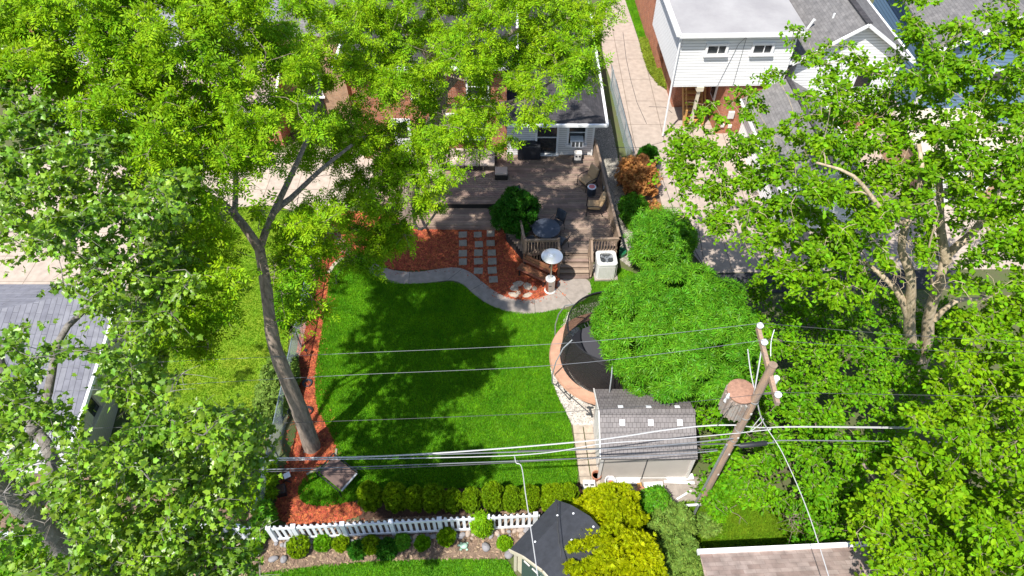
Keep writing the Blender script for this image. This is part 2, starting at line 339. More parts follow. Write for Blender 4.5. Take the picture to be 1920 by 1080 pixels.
def thing(name, label, cat, loc=(0, 0, 0), rz=0.0, group=None):
    o = bpy.data.objects.new(name, None); o.empty_display_size = 0.2; col.objects.link(o)
    o.location = loc; o.rotation_euler = (0, 0, rz); o.matrix_basis = Matrix.Translation(Vector(loc)) @ Matrix.Rotation(rz, 4, 'Z')
    o['label'] = label; o['category'] = cat
    if group: o['group'] = group
    return o
def tag(o, label, cat, group=None, kind=None):
    o['label'] = label; o['category'] = cat
    if group: o['group'] = group
    if kind: o['kind'] = kind
    return o
def struct(o, kind='structure', label=None, cat=None):
    o['kind'] = kind
    if label: o['label'] = label
    if cat: o['category'] = cat
    return o
def dup(root, loc, rz=0.0, label=None, scale=None):
    r = root.copy(); col.objects.link(r)
    r.matrix_basis = Matrix.Translation(Vector(loc)) @ Matrix.Rotation(rz, 4, 'Z')
    if scale: r.scale = (scale[0], scale[1], scale[2]) if hasattr(scale, '__len__') else (scale,) * 3
    if label: r['label'] = label
    for ch in list(root.children):
        c = ch.copy(); col.objects.link(c); c.parent = r
        for g in list(ch.children):
            d = g.copy(); col.objects.link(d); d.parent = c
    return r
def poly_px(pts, z=0.0): return [P(x, y, z) for x, y in pts]
def smooth_poly(pts, it=2):
    for _ in range(it):
        q = []
        for i in range(len(pts)):
            a = pts[i]; b = pts[(i + 1) % len(pts)]
            q.append((a[0] * .75 + b[0] * .25, a[1] * .75 + b[1] * .25)); q.append((a[0] * .25 + b[0] * .75, a[1] * .25 + b[1] * .75))
        pts = q
    return pts
def sheet(name, pts, z, m, thick=0.0):
    w = poly_px(pts)
    mb = MB(); mb.prism([(p.x, p.y) for p in w], z - max(thick, 0.003), z); return struct(mb.build(name, m))
def in_poly(x, y, poly):
    c = np.zeros(len(x), bool); n = len(poly); j = n - 1
    for i in range(n):
        xi, yi = poly[i][0], poly[i][1]; xj, yj = poly[j][0], poly[j][1]
        k = ((yi > y) != (yj > y)) & (x < (xj - xi) * (y - yi) / ((yj - yi) or 1e-9) + xi); c ^= k; j = i
    return c
def scatter(poly, n):
    a = np.array([(p[0], p[1]) for p in poly]); lo = a.min(0); hi = a.max(0); out = np.zeros((0, 2))
    while len(out) < n:
        q = rng.uniform(lo, hi, (n * 2, 2)); out = np.vstack([out, q[in_poly(q[:, 0], q[:, 1], poly)]])
    return out[:n]

# raw numpy mesh
def np_mesh(name, V, sizes, loops, m, parent=None, offset=(0, 0, 0)):
    V = np.asarray(V, np.float32) - np.array(offset, np.float32)
    me = bpy.data.meshes.new(name); me.vertices.add(len(V)); me.vertices.foreach_set('co', V.ravel())
    me.loops.add(len(loops)); me.loops.foreach_set('vertex_index', np.asarray(loops, np.int32))
    me.polygons.add(len(sizes)); st = np.concatenate([[0], np.cumsum(sizes)[:-1]]).astype(np.int32)
    me.polygons.foreach_set('loop_start', st)
    me.update(calc_edges=True)
    me.materials.append(M[m]); o = bpy.data.objects.new(name, me); col.objects.link(o)
    if parent is not None: o.parent = parent
    return o
def norm(a): return a / np.maximum(np.linalg.norm(a, axis=1, keepdims=True), 1e-9)
def T_diamond(L, W, d=0.0): return [(0, 0, 0), (W / 2, L * .45, d), (0, L, -d), (-W / 2, L * .45, d)], [[0, 1, 2, 3]]
def t_maple():
    pts = [(0, 0), (.16, -.10), (.42, -.02), (.34, .20), (.55, .42), (.26, .52), (.20, .66), (0, 1.0)]
    full = pts + [(-x, y) for x, y in pts[-2:0:-1]]
    return [(x, y, -0.22 * abs(x)) for x, y in full], [list(range(0, 8)), [0, 7] + list(range(8, 14))]
def t_oval(): return [(0, 0, 0), (.26, .25, .05), (.27, .62, .03), (0, 1, -.12), (-.27, .62, .03), (-.26, .25, .05)], [[0, 1, 2, 3], [0, 3, 4, 5]]
def t_compound(k=4, ll=.34, lw=.14, droop=.25, spread=1.0):
    V = []; F = []
    for i in range(k):
        t = .15 + .75 * i / k
        for s in (-1, 1):
            o = len(V); b = np.array([0, t, -droop * t * t]); dx = np.array([s * spread * ll, ll * .45, -.10])
            sd = np.array([-dx[1], dx[0], 0]); sd = sd / np.linalg.norm(sd) * lw / 2
            V += [b, b + dx * .5 + sd, b + dx, b + dx * .5 - sd]; F.append([o, o + 1, o + 2, o + 3])
    o = len(V); b = np.array([0, .85, -droop * .7]); V += [b, b + [lw / 2, ll * .5, -.03], b + [0, ll, -.12], b + [-lw / 2, ll * .5, -.03]]; F.append([o, o + 1, o + 2, o + 3])
    return [tuple(v) for v in V], F
def t_rosette(k=6, w=.2):
    V = []; F = []
    for i in range(k):
        a = 2 * math.pi * i / k + .3; d = np.array([math.cos(a), math.sin(a), -.35]); s = np.array([-math.sin(a), math.cos(a), 0]) * w / 2
        o = len(V); V += [np.zeros(3), d * .5 + s + [0, 0, .12], d, d * .5 - s + [0, 0, .12]]; F.append([o, o + 1, o + 2, o + 3])
    return [tuple(v) for v in V], F
def t_spray():
    V = []; F = []
    for a in (-.7, -.25, .25, .7):
        d = np.array([math.sin(a), math.cos(a), 0]); s = np.array([math.cos(a), -math.sin(a), 0]) * .13
        o = len(V); V += [np.zeros(3), d * .6 + s, d, d * .6 - s]; F.append([o, o + 1, o + 2, o + 3])
    return [tuple(v) for v in V], F
TPL = dict(maple=t_maple(), oval=t_oval(), ash=t_compound(3, .46, .19, .3), locust=t_compound(5, .30, .15, .3), rosette=t_rosette(7, .2), spray=t_spray(), rose5=t_rosette(5, .42))
def leaves(name, C, A, N, S, tpl, m, parent=None, offset=(0, 0, 0)):
    T, F = TPL[tpl]; T = np.array(T); n = len(C); k = len(T)
    A = norm(A); N = norm(N - A * (N * A).sum(1, keepdims=True)); X = np.cross(A, N)
    S = np.asarray(S).reshape(-1, 1, 1)
    V = C[:, None, :] + S * (T[None, :, 0:1] * X[:, None, :] + T[None, :, 1:2] * A[:, None, :] + T[None, :, 2:3] * N[:, None, :])
    base = np.concatenate([np.array(f) for f in F]); loops = (base[None, :] + (np.arange(n) * k)[:, None]).ravel()
    sizes = np.tile([len(f) for f in F], n)
    return np_mesh(name, V.reshape(-1, 3), sizes, loops, m, parent, offset)

# ---------------------------------------------------------------- ground sheets
g = MB(); g.add([(-400, -300, -.02), (400, -300, -.02), (400, 600, -.02), (-400, 600, -.02)], [(0, 1, 2, 3)])
struct(g.build('ground', 'ground'))
LAWN = smooth_poly([(628, 492), (700, 505), (740, 534), (800, 532), (862, 528), (895, 560), (935, 582), (1000, 590), (1066, 576), (1062, 600), (1046, 628), (1033, 660), (1031, 700), (1045, 745), (1068, 785), (1075, 830), (1086, 905), (1070, 915), (900, 915), (700, 918), (672, 938), (625, 950), (580, 950), (556, 932), (562, 908), (585, 882), (625, 862), (631, 835), (612, 798), (592, 765), (590, 700), (600, 640), (612, 560), (620, 508)], 1)
MULCH = smooth_poly([(590, 455), (640, 395), (700, 400), (850, 425), (985, 425), (1050, 470), (1104, 480), (1048, 525), (1044, 545), (1005, 565), (960, 564), (928, 548), (905, 528), (880, 508), (858, 501), (800, 506), (740, 507), (700, 492), (650, 478), (628, 492), (620, 508), (612, 560), (600, 640), (590, 700), (592, 765), (612, 798), (631, 835), (625, 862), (585, 882), (562, 908), (556, 932), (580, 950), (625, 950), (672, 938), (678, 975), (515, 990), (520, 920), (545, 850), (560, 800), (552, 700), (566, 600), (584, 500)], 1)
sheet('mulch_bed', MULCH, 0.006, 'mulch', 0.02)
sheet('lawn', LAWN, 0.012, 'lawn', 0.03)
sheet('hedge_bed', [(668, 905), (900, 908), (1090, 905), (1095, 945), (1015, 962), (760, 975), (674, 978)], 0.004, 'dark_mulch')
LAWNC = smooth_poly([(1106, 515), (1185, 500), (1230, 560), (1230, 640), (1110, 640), (1066, 600), (1066, 578), (1108, 556)], 1)
sheet('side_lawn', LAWNC, 0.009, 'lawn')
PATH = smooth_poly([(600, 400), (640, 440), (660, 470), (690, 490), (735, 508), (780, 512), (827, 504), (856, 501), (882, 510), (905, 530), (930, 549), (960, 562), (1003, 563), (1040, 547), (1047, 522), (1075, 521), (1106, 523), (1111, 556), (1066, 577), (1000, 590), (960, 588), (928, 578), (894, 558), (866, 530), (842, 525), (800, 532), (742, 534), (706, 520), (684, 505), (650, 486), (625, 450), (585, 410)], 2)
sheet('garden_path', PATH, 0.03, 'concrete', 0.06)
# path joints
j = MB()
for a, b in (((768, 511), (766, 534)), ((868, 503), (838, 526)), ((1002, 563), (1004, 589)), ((905, 531), (880, 546)), ((1045, 540), (1075, 572))):
    p = P(*a, .03); q = P(*b, .03); j.bar(p, q, 0.02, 0.004)
struct(j.build('path_joints', 'gravel_dark'))
GRAVEL = smooth_poly([(1068, 575), (1048, 622), (1034, 660), (1032, 700), (1046, 745), (1070, 788), (1072, 800), (1130, 800), (1200, 760), (1240, 680), (1230, 600), (1160, 560)], 1)
sheet('gravel_ring', GRAVEL, 0.006, 'gravel')
sheet('driveway', [(1130, 0), (1138, -60), (1165, -60), (1172, 0), (1197, 75), (1218, 140), (1252, 172), (1262, 165), (1480, 160), (1720, 300), (1760, 505), (1330, 512), (1250, 420), (1235, 360), (1205, 320), (1178, 270), (1145, 150), (1128, 100)], 0.008, 'drive')
sheet('back_strip', [(1330, 513), (1800, 506), (1800, 540), (1330, 552)], 0.004, 'dark_grey')  # plain dark grey strip behind the driveway
sheet('far_concrete', [(1560, 60), (2200, 60), (2200, 505), (1765, 505), (1725, 300), (1560, 200)], 0.004, 'patio')
sheet('front_lawn', [(1171, -60), (1172, 0), (1197, 72), (1240, 75), (1240, -60)], 0.006, 'lawn')
sheet('neighbour_patio', [(-500, 330), (300, 300), (700, 270), (840, 290), (640, 395), (585, 410), (540, 392), (500, 385), (460, 388), (300, 380), (260, 480), (250, 545), (-500, 545)], 0.006, 'patio')
DRY = smooth_poly([(300, 385), (455, 390), (500, 385), (540, 390), (560, 420), (560, 480), (545, 600), (535, 700), (520, 760), (480, 870), (300, 860), (270, 760), (275, 690), (280, 560), (285, 470)], 1)
sheet('neighbour_lawn', DRY, 0.006, 'lawn_dry')
sheet('neighbour_yard_soil', [(-300, 880), (200, 880), (470, 880), (500, 975), (-300, 1010)], 0.003, 'dirt')
BED = smooth_poly([(430, 990), (520, 985), (760, 970), (985, 955), (1010, 965), (965, 1030), (950, 1050), (860, 1050), (720, 1052), (600, 1062), (525, 1072), (430, 1085), (330, 1100)], 1)
sheet('garden_bed', BED, 0.006, 'dirt')
LAWNB = [(100, 1130), (430, 1085), (525, 1070), (600, 1060), (720, 1051), (860, 1048), (950, 1049), (985, 1110), (980, 1180), (100, 1220)]
sheet('bottom_lawn', LAWNB, 0.010, 'lawn')
GRASSR = smooth_poly([(1190, 960), (1300, 940), (1480, 930), (1520, 960), (1500, 1045), (1180, 1060)], 1)
sheet('back_lawn', GRASSR, 0.006, 'lawn_dry')
STRIP = [(1113, 225), (1144, 225), (1165, 330), (1182, 420), (1200, 480), (1180, 500), (1160, 485), (1135, 360), (1113, 285)]
sheet('side_gravel', STRIP, 0.006, 'gravel_dark')
sheet('garden_border_soil', [(1160, 290), (1235, 340), (1250, 400), (1260, 470), (1200, 500), (1180, 420)], 0.005, 'dirt')
# concrete pavers beside the shed
pv = MB(); rd = random.Random(3)
rows = [(797, 812), (813, 832), (833, 850), (851, 872), (873, 893), (894, 912)]
for y0, y1 in rows:
    f = lambda y: (1074 + (y - 797) * .13, 1092 + (y - 797) * .15, 1094 + (y - 797) * .15, 1111 + (y - 797) * .13)
    a = f(y0); b = f(y1)
    for k in (0, 2):
        z = 0.03 + rd.uniform(-.006, .006)
        w = [P(a[k], y0, z), P(a[k + 1], y0, z), P(b[k + 1], y1, z), P(b[k], y1, z)]
        pv.prism([(p.x, p.y) for p in w], -0.01, z)
struct(pv.build('paver_walk', 'flag'))
sheet('shed_slab', [(1090, 893), (1290, 893), (1420, 905), (1420, 970), (1270, 950), (1095, 925)], 0.004, 'concrete')

# uncountable cover: grass blades, mulch chips, gravel
def blades(name, px, n, m, h=(.05, .10), z=.012, lab='short green grass of the shaded back lawn'):
    w = [(p.x, p.y) for p in poly_px(px)]; q = scatter(w, n)
    C = np.column_stack([q, np.full(len(q), z)]); a = rng.uniform(0, 6.28, len(q)); H = rng.uniform(h[0], h[1], len(q))
    lean = rng.normal(0, .35, (len(q), 2)); s = np.column_stack([np.cos(a), np.sin(a), np.zeros(len(q))]) * .014
    tip = C + np.column_stack([lean * H[:, None], H]); V = np.stack([C - s, C + s, tip], 1).reshape(-1, 3)
    o = np_mesh(name, V, np.full(len(q), 3), np.arange(3 * len(q)), m)
    tag(o, lab, 'grass', kind='stuff'); return o
blades('grass', LAWN, 210000, 'blade')
blades('grass', DRY, 60000, 'blade_dry', lab='sun-bleached yellow-green grass of the left neighbour yard')
blades('grass', LAWNB, 50000, 'blade', lab='green grass strip below the planted bed at the bottom edge')
blades('grass', GRASSR, 50000, 'blade_dry', (.08, .2), lab='bright long grass in front of the brown shingle roof')
blades('grass', LAWNC, 22000, 'blade', lab='green grass between air conditioner and trampoline')
blades('grass', [(1171, -60), (1172, 0), (1197, 72), (1240, 75), (1240, -60)], 40000, 'blade', lab='green grass beside the driveway near the brick house')
def chips(name, px, n, m, lab, size=(.03, .07), z=.02, flat=.4, cat='mulch'):
    w = [(p.x, p.y) for p in poly_px(px)]; q = scatter(w, n)
    C = np.column_stack([q, np.full(n, z) + rng.uniform(-.008, .012, n)]); A = rng.normal(0, 1, (n, 3)); A[:, 2] *= flat * .5
    N = rng.normal(0, flat, (n, 3)); N[:, 2] = 1; A = norm(A); N = norm(N); X = np.cross(A, N)
    L = rng.uniform(*size, (n, 1)); W = L * rng.uniform(.25, .6, (n, 1))
    V = np.stack([C - A * L - X * W, C + A * L - X * W * .7, C + A * L * .9 + X * W, C - A * L + X * W * .8], 1).reshape(-1, 3)
    o = np_mesh(name, V, np.full(n, 4), np.arange(4 * n), m); tag(o, lab, cat, kind='stuff')
chips('mulch_chips', MULCH, 60000, 'chip', 'loose red wood chips covering the mulch bed')
chips('mulch_chips', [(590, 450), (700, 395), (1104, 478), (1060, 555), (1000, 572), (930, 560), (860, 512), (740, 516), (640, 505), (628, 560), (606, 700), (634, 800), (640, 850), (590, 890), (570, 940), (680, 930), (690, 980), (510, 990), (550, 700)], 2600, 'chip', 'scattered red wood chips spilled over the mulch bed edges', (.02, .045), z=.035)
chips('leaf_litter', BED, 3500, 'litter', 'dry pale leaf litter over the planted bed soil', (.02, .07), cat='leaf litter')
def pebbles(name, px, n, m, lab, size=(.02, .045)):
    w = [(p.x, p.y) for p in poly_px(px)]; q = scatter(w, n); oc = np.array([(1, 0, 0), (0, 1, 0), (-1, 0, 0), (0, -1, 0), (0, 0, .7)])
    R = rng.uniform(*size, (n, 1, 1)); a = rng.uniform(0, 6.28, n); c, s = np.cos(a), np.sin(a)
    st = rng.uniform(.6, 1.2, (n, 1)); V = oc[None] * R; V = V * np.stack([np.ones((n, 1)), st, np.ones((n, 1))], 2)
    x = V[..., 0] * c[:, None] - V[..., 1] * s[:, None]; y = V[..., 0] * s[:, None] + V[..., 1] * c[:, None]
    V = np.stack([x + q[:, 0:1], y + q[:, 1:2], V[..., 2] + .008], 2).reshape(-1, 3)
    F = np.array([[0, 1, 4], [1, 2, 4], [2, 3, 4], [3, 0, 4]]).ravel()
    lp = (F[None] + (np.arange(n) * 5)[:, None]).ravel(); o = np_mesh(name, V, np.full(n * 4, 3), lp, m)
    tag(o, lab, 'gravel', kind='stuff')
pebbles('pale_gravel', GRAVEL, 22000, 'pebble', 'pale loose gravel around the trampoline')
pebbles('mixed_gravel', STRIP, 16000, 'pebble_dark', 'grey and brown gravel between deck and chain-link fence')
# edging stones of the upper left lawn corner
k0 = MB()
for a, b in (((617, 512), (624, 500)), ((624.5, 499), (633, 491)), ((634, 490.5), (643, 485))):
    k0.bar(P(*a, .03), P(*b, .03), .16, .08)
tag(k0.build('edging_stones', 'flag'), 'pale edging stones at the upper left corner of the lawn', 'edging')
k0 = MB(); k0.tube([P(*q, .03) for q in ((631, 842), (630, 858), (612, 872), (585, 884), (575, 890))], .05)
tag(k0.build('edging_strip', 'concrete'), 'grey edging strip beside the leaning ash trunk', 'edging')

# ---------------------------------------------------------------- houses
def rect_walls(mb, x0, x1, y0, y1, z0, z1):
    mb.box(((x0 + x1) / 2, (y0 + y1) / 2, (z0 + z1) / 2), (x1 - x0, y1 - y0, z1 - z0))
def window_part(root, c, w, h, face='y', frame='white', tilt_mull=True, fw=.09, name='window'):
    # a window on a wall facing -y (face 'y') or -x/+x (face 'x'); frame, panes and mullions
    f = MB(); x, y, z = c
    def bx(dx, dz, sw, sh, dep, off):
        if face == 'y': f.box((x + dx, y - off, z + dz), (sw, dep, sh))
        else: f.box((x + (off if face == 'x+' else -off), y + dx, z + dz), (dep, sw, sh))
    bx(0, h / 2 + fw / 2, w + 2 * fw, fw, .12, .05); bx(0, -h / 2 - fw / 2, w + 2 * fw + .08, fw, .18, .08)
    bx(-w / 2 - fw / 2, 0, fw, h - .004, .11, .05); bx(w / 2 + fw / 2, 0, fw, h - .004, .11, .05)
    if tilt_mull: bx(0, 0, w - .004, .04, .06, .035)
    fr = f.build(name, frame, root, bevel=.01)
    f = MB(); bx(0, 0, w - .006, h - .006, .02, .012); f.build('pane', 'glass', fr)
    return fr
def hip_roof(mb, x0, x1, y0, y1, z, h, ov=0.0, th=.12):
    # eave rectangle x0..x1,y0..y1 at height z; ridge along the longer side
    x0 -= ov; x1 += ov; y0 -= ov; y1 += ov; w = x1 - x0; d = y1 - y0
    if d > w: r = [((x0 + x1) / 2, y0 + w / 2), ((x0 + x1) / 2, y1 - w / 2)]
    else: r = [(x0 + d / 2, (y0 + y1) / 2), (x1 - d / 2, (y0 + y1) / 2)]
    V = [(x0, y0, z), (x1, y0, z), (x1, y1, z), (x0, y1, z), (r[0][0], r[0][1], z + h), (r[1][0], r[1][1], z + h)]
    if d > w: F = [(0, 1, 4), (1, 2, 5, 4), (2, 3, 5), (3, 0, 4, 5), (3, 2, 1, 0)]
    else: F = [(0, 1, 5, 4), (1, 2, 5), (2, 3, 4, 5), (3, 0, 4), (3, 2, 1, 0)]
    mb.add(V, F); return r
def gable_y(mb, x0, x1, y0, y1, z, h, th=.10):     # ridge runs along y
    xm = (x0 + x1) / 2
    for s in (x0, x1):
        V = [(s, y0, z), (xm, y0, z + h), (xm, y1, z + h), (s, y1, z)]; V += [(a, b, c - th) for a, b, c in V]
        F = [(0, 1, 2, 3), (7, 6, 5, 4), (0, 4, 5, 1), (1, 5, 6, 2), (2, 6, 7, 3), (3, 7, 4, 0)]
        if s == x0: F = [tuple(reversed(f)) for f in F]
        mb.add(V, F)
def gable_wall(mb, x0, x1, y, z, h, th=.12):
    xm = (x0 + x1) / 2; V = [(x0, y, z), (x1, y, z), (xm, y, z + h), (x0, y + th, z), (x1, y + th, z), (xm, y + th, z + h)]
    mb.add(V, [(0, 1, 2), (5, 4, 3), (0, 3, 4, 1), (1, 4, 5, 2), (2, 5, 3, 0)])
def gutter(mb, pts, w=.12, h=.12):
    for a, b in zip(pts, pts[1:]): mb.bar(a, b, w, h)

# --- centre house with the deck
H = thing('brick_house', 'brick house behind the deck with dark hip roof and white siding wing', 'house', (-3, 27.8, 0))
mb = MB(); rect_walls(mb, -7.5, -.25, 27.9, 38, 0, 5.4); mb.build('brick_wall', 'brick', H)
mb = MB(); hip_roof(mb, -7.5, -.25, 27.9, 38, 5.4, 1.9, .45); mb.build('roof', 'roof_dark', H)
mb = MB(); gutter(mb, [(-8.0, 38, 5.42), (-8.0, 27.4, 5.42), (.25, 27.4, 5.42), (.25, 38, 5.42)]); mb.build('gutter', 'white', H)
mb = MB(); rect_walls(mb, -.25, 3.95, 27.62, 41, 0, 2.9); mb.build('siding_wall', 'white_small', H)
mb = MB(); hip_roof(mb, -.25, 4.0, 27.1, 41, 2.9, 1.25, .42); mb.build('wing_roof', 'roof_dark', H)
mb = MB(); gutter(mb, [(-.2, 26.66, 2.9), (4.46, 26.66, 2.9), (4.46, 41, 2.9)], .12, .13)
mb.bar((3.98, 27.55, .5), (3.98, 27.55, 2.8), .08); mb.build('wing_gutter', 'white', H)
w = window_part(H, (3.18, 27.62, 1.85), .78, 1.35, fw=.11)
mb = MB(); mb.box((3.18, 27.42, 1.42), (.62, .42, .42)); a = mb.build('window_air_conditioner', 'vinyl', H, bevel=.02)
mb = MB()
for i in range(3): mb.box((3.0 + i * .19, 27.2, 1.42), (.13, .02, .28))
mb.build('grille', 'acdark', a)
window_part(H, (1.72, 27.62, 1.55), .95, 1.95, fw=.1, name='sliding_door')
window_part(H, (-2.6, 27.9, 2.0), 2.2, 1.2, fw=.14)
window_part(H, (-4.2, 27.9, 4.2), .9, 1.1); window_part(H, (-1.6, 27.9, 4.2), .9, 1.1)
mb = MB(); mb.box((-5.4, 27.84, 1.45), (.9, .06, 2.0)); d = mb.build('back_door', 'white', H, bevel=.01)
mb = MB(); mb.box((-5.4, 27.8, 1.8), (.55, .02, .9)); mb.build('pane', 'glass', d)

# --- neighbour house on the left
H = thing('brick_house', 'two-level house under the left trees with blue-grey roof and white siding', 'house', (-16, 29, 0))
mb = MB(); rect_walls(mb, -24, -11.8, 28.8, 40, 0, .75); rect_walls(mb, -11.8 - .5, -11.79, 28.79, 31, .75, 2.7); mb.build('brick_base', 'brick', H)
mb = MB(); rect_walls(mb, -24, -12.31, 28.85, 40, .75, 2.6); mb.build('siding_wall', 'white_small', H)
mb = MB(); mb.add([(-24, 28.35, 2.6), (-11.6, 28.35, 2.6), (-11.6, 30.9, 3.75), (-24, 30.9, 3.75), (-24, 28.35, 2.5), (-11.6, 28.35, 2.5), (-11.6, 30.9, 3.65), (-24, 30.9, 3.65)], [(0, 1, 2, 3), (7, 6, 5, 4), (0, 4, 5, 1), (1, 5, 6, 2), (3, 7, 4, 0)]); mb.build('lower_roof', 'roof_brown', H)
mb = MB(); rect_walls(mb, -23, -11.9, 30.6, 40, 2.6, 5.0); mb.build('upper_wall', 'white_sid', H)
mb = MB(); hip_roof(mb, -23, -11.9, 30.6, 40, 5.0, 2.0, .35); mb.build('upper_roof', 'roof_blue', H)
mb = MB(); gutter(mb, [(-24, 28.3, 2.58), (-11.55, 28.3, 2.58)]); gutter(mb, [(-11.55, 28.36, 2.6), (-11.55, 30.9, 3.77)], .1, .14); gutter(mb, [(-23.4, 30.2, 5.0), (-11.5, 30.2, 5.0)]); mb.build('gutter', 'white', H)
mb = MB(); rect_walls(mb, -11.85, -8.6, 31.2, 40, 0, 5.0); mb.build('brick_wall', 'brick_tan', H)
window_part(H, (-10.4, 31.2, 2.2), .9, 1.3); window_part(H, (-14.0, 28.85, 1.7), .9, .9); window_part(H, (-18, 28.85, 1.7), .9, .9); window_part(H, (-17, 30.6, 4.1), 1, .9)
mb = MB(); mb.box((-10.4, 31.15, .95), (.9, .06, 1.9)); mb.build('door', 'black', H)
mb = MB(); rect_walls(mb, -19.6, -18.9, 31.4, 32.1, 5.0, 7.3); mb.box((-19.25, 31.75, 7.35), (.85, .85, .12)); mb.build('chimney', 'brick_tan', H)
mb = MB(); hip_roof(mb, -11.85, -8.6, 31.2, 40, 5.0, .9, .25); mb.build('side_roof', 'roof_grey', H)
H = thing('far_brick_house', 'brick house glimpsed through the leaves at the top left corner', 'house', (-31, 36, 0))
mb = MB(); rect_walls(mb, -34, -26, 35, 44, 0, 4.6); mb.build('wall', 'brick', H)
mb = MB(); hip_roof(mb, -34, -26, 35, 44, 4.6, 2, .4); mb.build('roof', 'roof_grey', H)
window_part(H, (-28, 35, 2.8), 1.1, 1.2)

# --- left neighbour garage
GY0, GY1, GX0, GX1 = None, None, None, None
ne = P(233, 533, 2.5); se = P(134, 838, 2.5)
H = thing('garage', 'grey-roofed garage with cream side wall in the left yard', 'garage', (-13, 14, 0))
gx1 = (ne.x + se.x) / 2; gy0 = se.y; gy1 = ne.y; gx0 = gx1 - 7.2
def quad_roof(mb, a, b, c, d, ridge1, ridge2):
    mb.add([a, b, c, d, ridge1, ridge2], [(0, 1, 4), (1, 2, 5, 4), (2, 3, 5), (3, 0, 4, 5), (3, 2, 1, 0)])
mb = MB(); a = (se.x - 7.2, gy0, 2.5); b = (se.x, gy0, 2.5); c = (ne.x, gy1, 2.5); d = (ne.x - 7.2, gy1, 2.5)
quad_roof(mb, a, b, c, d, (se.x - 3.6, gy0 + 2.6, 3.9), (ne.x - 3.6, gy1 - 2.6, 3.9)); mb.build('roof', 'roof_blue', H)
mb = MB(); mb.prism([(se.x - 6.9, gy0 + .35), (se.x - .35, gy0 + .35), (ne.x - .35, gy1 - .35), (ne.x - 6.9, gy1 - .35)], 0, 2.5); mb.build('wall', 'cream_sid', H)
mb = MB(); mb.box((se.x - 3.6, gy0 + .32, 1.15), (5.4, .06, 2.2)); mb.build('garage_door', 'white_sid', H)
mb = MB(); gutter(mb, [a, b, c], .1, .14); mb.build('gutter', 'white', H)
wx = se.x - .35 + (ne.x - se.x) * .28; window_part(H, (wx + .02, gy0 + (gy1 - gy0) * .27, 1.65), .75, .75, face='x+', frame='cream', tilt_mull=False)

# --- white house, upper right
RZ = 0.035
H = thing('white_house', 'white-sided house with flat grey roof on a brick base by the driveway', 'house', (8.0, 29.8, 0), 0.03)
def hb(x0, x1, y0, y1, z0, z1, nm, m, bev=0.0):
    mb = MB(); rect_walls(mb, x0, x1, y0, y1, z0, z1); return mb.build(nm, m, H, world=False, bevel=bev)
hb(0, 5.45, 0, 6.2, 2.95, 5.75, 'siding_wall', 'white_sid')
mb = MB(); mb.box((2.78, 3.05, 5.83), (5.95, 6.7, .14)); mb.build('flat_roof', 'membrane', H, world=False)
mb = MB(); mb.box((2.78, -.34, 5.84), (6.05, .08, .2)); mb.box((-.24, 3.1, 5.84), (.09, 6.7, .22)); mb.box((-.33, 3.1, 5.80), (.1, 6.7, .1)); mb.build('fascia', 'white', H, world=False)
mb = MB(); mb.tube([(-.1, -.05, 5.7), (-.1, -.06, 2.9), (-.05, -.1, .1)], .05); mb.build('downspout', 'white', H, world=False)
hb(2.75, 5.4, .12, 6.2, 0, 2.94, 'brick_wall', 'brick')
hb(.95, 2.75, 2.6, 6.2, 0, 2.94, 'recess_wall', 'brick')
hb(.7, 3.4, 6.21, 15, 0, 5.6, 'rear_brick_wall', 'brick'); hb(.55, 3.5, 6.21, 15, 5.6, 5.75, 'rear_roof', 'membrane')
for wxx in (1.75, 3.95): 
    c = H.matrix_basis @ Vector((wxx, 0, 4.95)); f = MB()
w1 = []
for wxx in (1.72, 3.92):
    f = MB(); fw = .12; W, Hh = .85, .42
    f.box((wxx, -.04, 4.95 + Hh / 2 + fw / 2), (W + 2 * fw, .1, fw)); f.box((wxx, -.07, 4.95 - Hh / 2 - fw / 2), (W + 2 * fw + .06, .18, fw))
    f.box((wxx - W / 2 - fw / 2, -.04, 4.95), (fw, .1, Hh)); f.box((wxx + W / 2 + fw / 2, -.04, 4.95), (fw, .1, Hh)); f.box((wxx + .08, -.03, 4.95), (.04, .05, Hh - .01))
    fr = f.build('window', 'white', H, world=False, bevel=.012); f = MB(); f.box((wxx, -.008, 4.95), (W, .02, Hh)); f.build('pane', 'glass', fr, world=False)
mb = MB(); mb.tube([(3.0, -.03, 5.7), (2.98, -.03, 3.0)], .012, 4); mb.tube([(3.0, -.03, 5.6), (2.7, -.03, 5.2), (2.2, -.04, 3.0)], .010, 4); mb.build('siding_cable', 'wire_grey', H, world=False)
mb = MB(); mb.box((1.38, .1, 2.82), (.34, .34, .24)); mb.bar((1.38, .1, 2.75), (1.36, .12, 0), .14); mb.build('carport_post', 'cream', H, world=False)
mb = MB()                       # timber stair under the overhang
for i in range(7): mb.box((1.75 + .0 * i, 1.0 + i * .24, .2 + i * .2), (.95, .26, .05))
for sx in (1.25, 2.25):
    mb.bar((sx, .85, .05), (sx, 2.5, 1.55), .05, .25); mb.bar((sx, .85, .9), (sx, 2.5, 2.4), .06); mb.bar((sx, .85, .0), (sx, .85, 1.0), .09); mb.bar((sx, 2.4, 1.4), (sx, 2.4, 2.5), .09)
mb.build('wooden_stair', 'yellow_wood', H, world=False)
f = MB(); f.box((2.70, 1.6, 1.9), (.08, .75, 1.25)); fr = f.build('side_window', 'white', H, world=False); f = MB(); f.box((2.65, 1.6, 1.9), (.03, .55, 1.05)); f.build('pane', 'glass', fr, world=False)
mb = MB(); 
for c_, d_ in (((3.35, .06, 1.2), (.32, .12, .42)), ((3.05, .06, .55), (.18, .1, .2)), ((3.45, .06, .5), (.2, .1, .2))): mb = MB(); mb.box(c_, d_); mb.build('utility_meter', 'ac', H, world=False, bevel=.02)
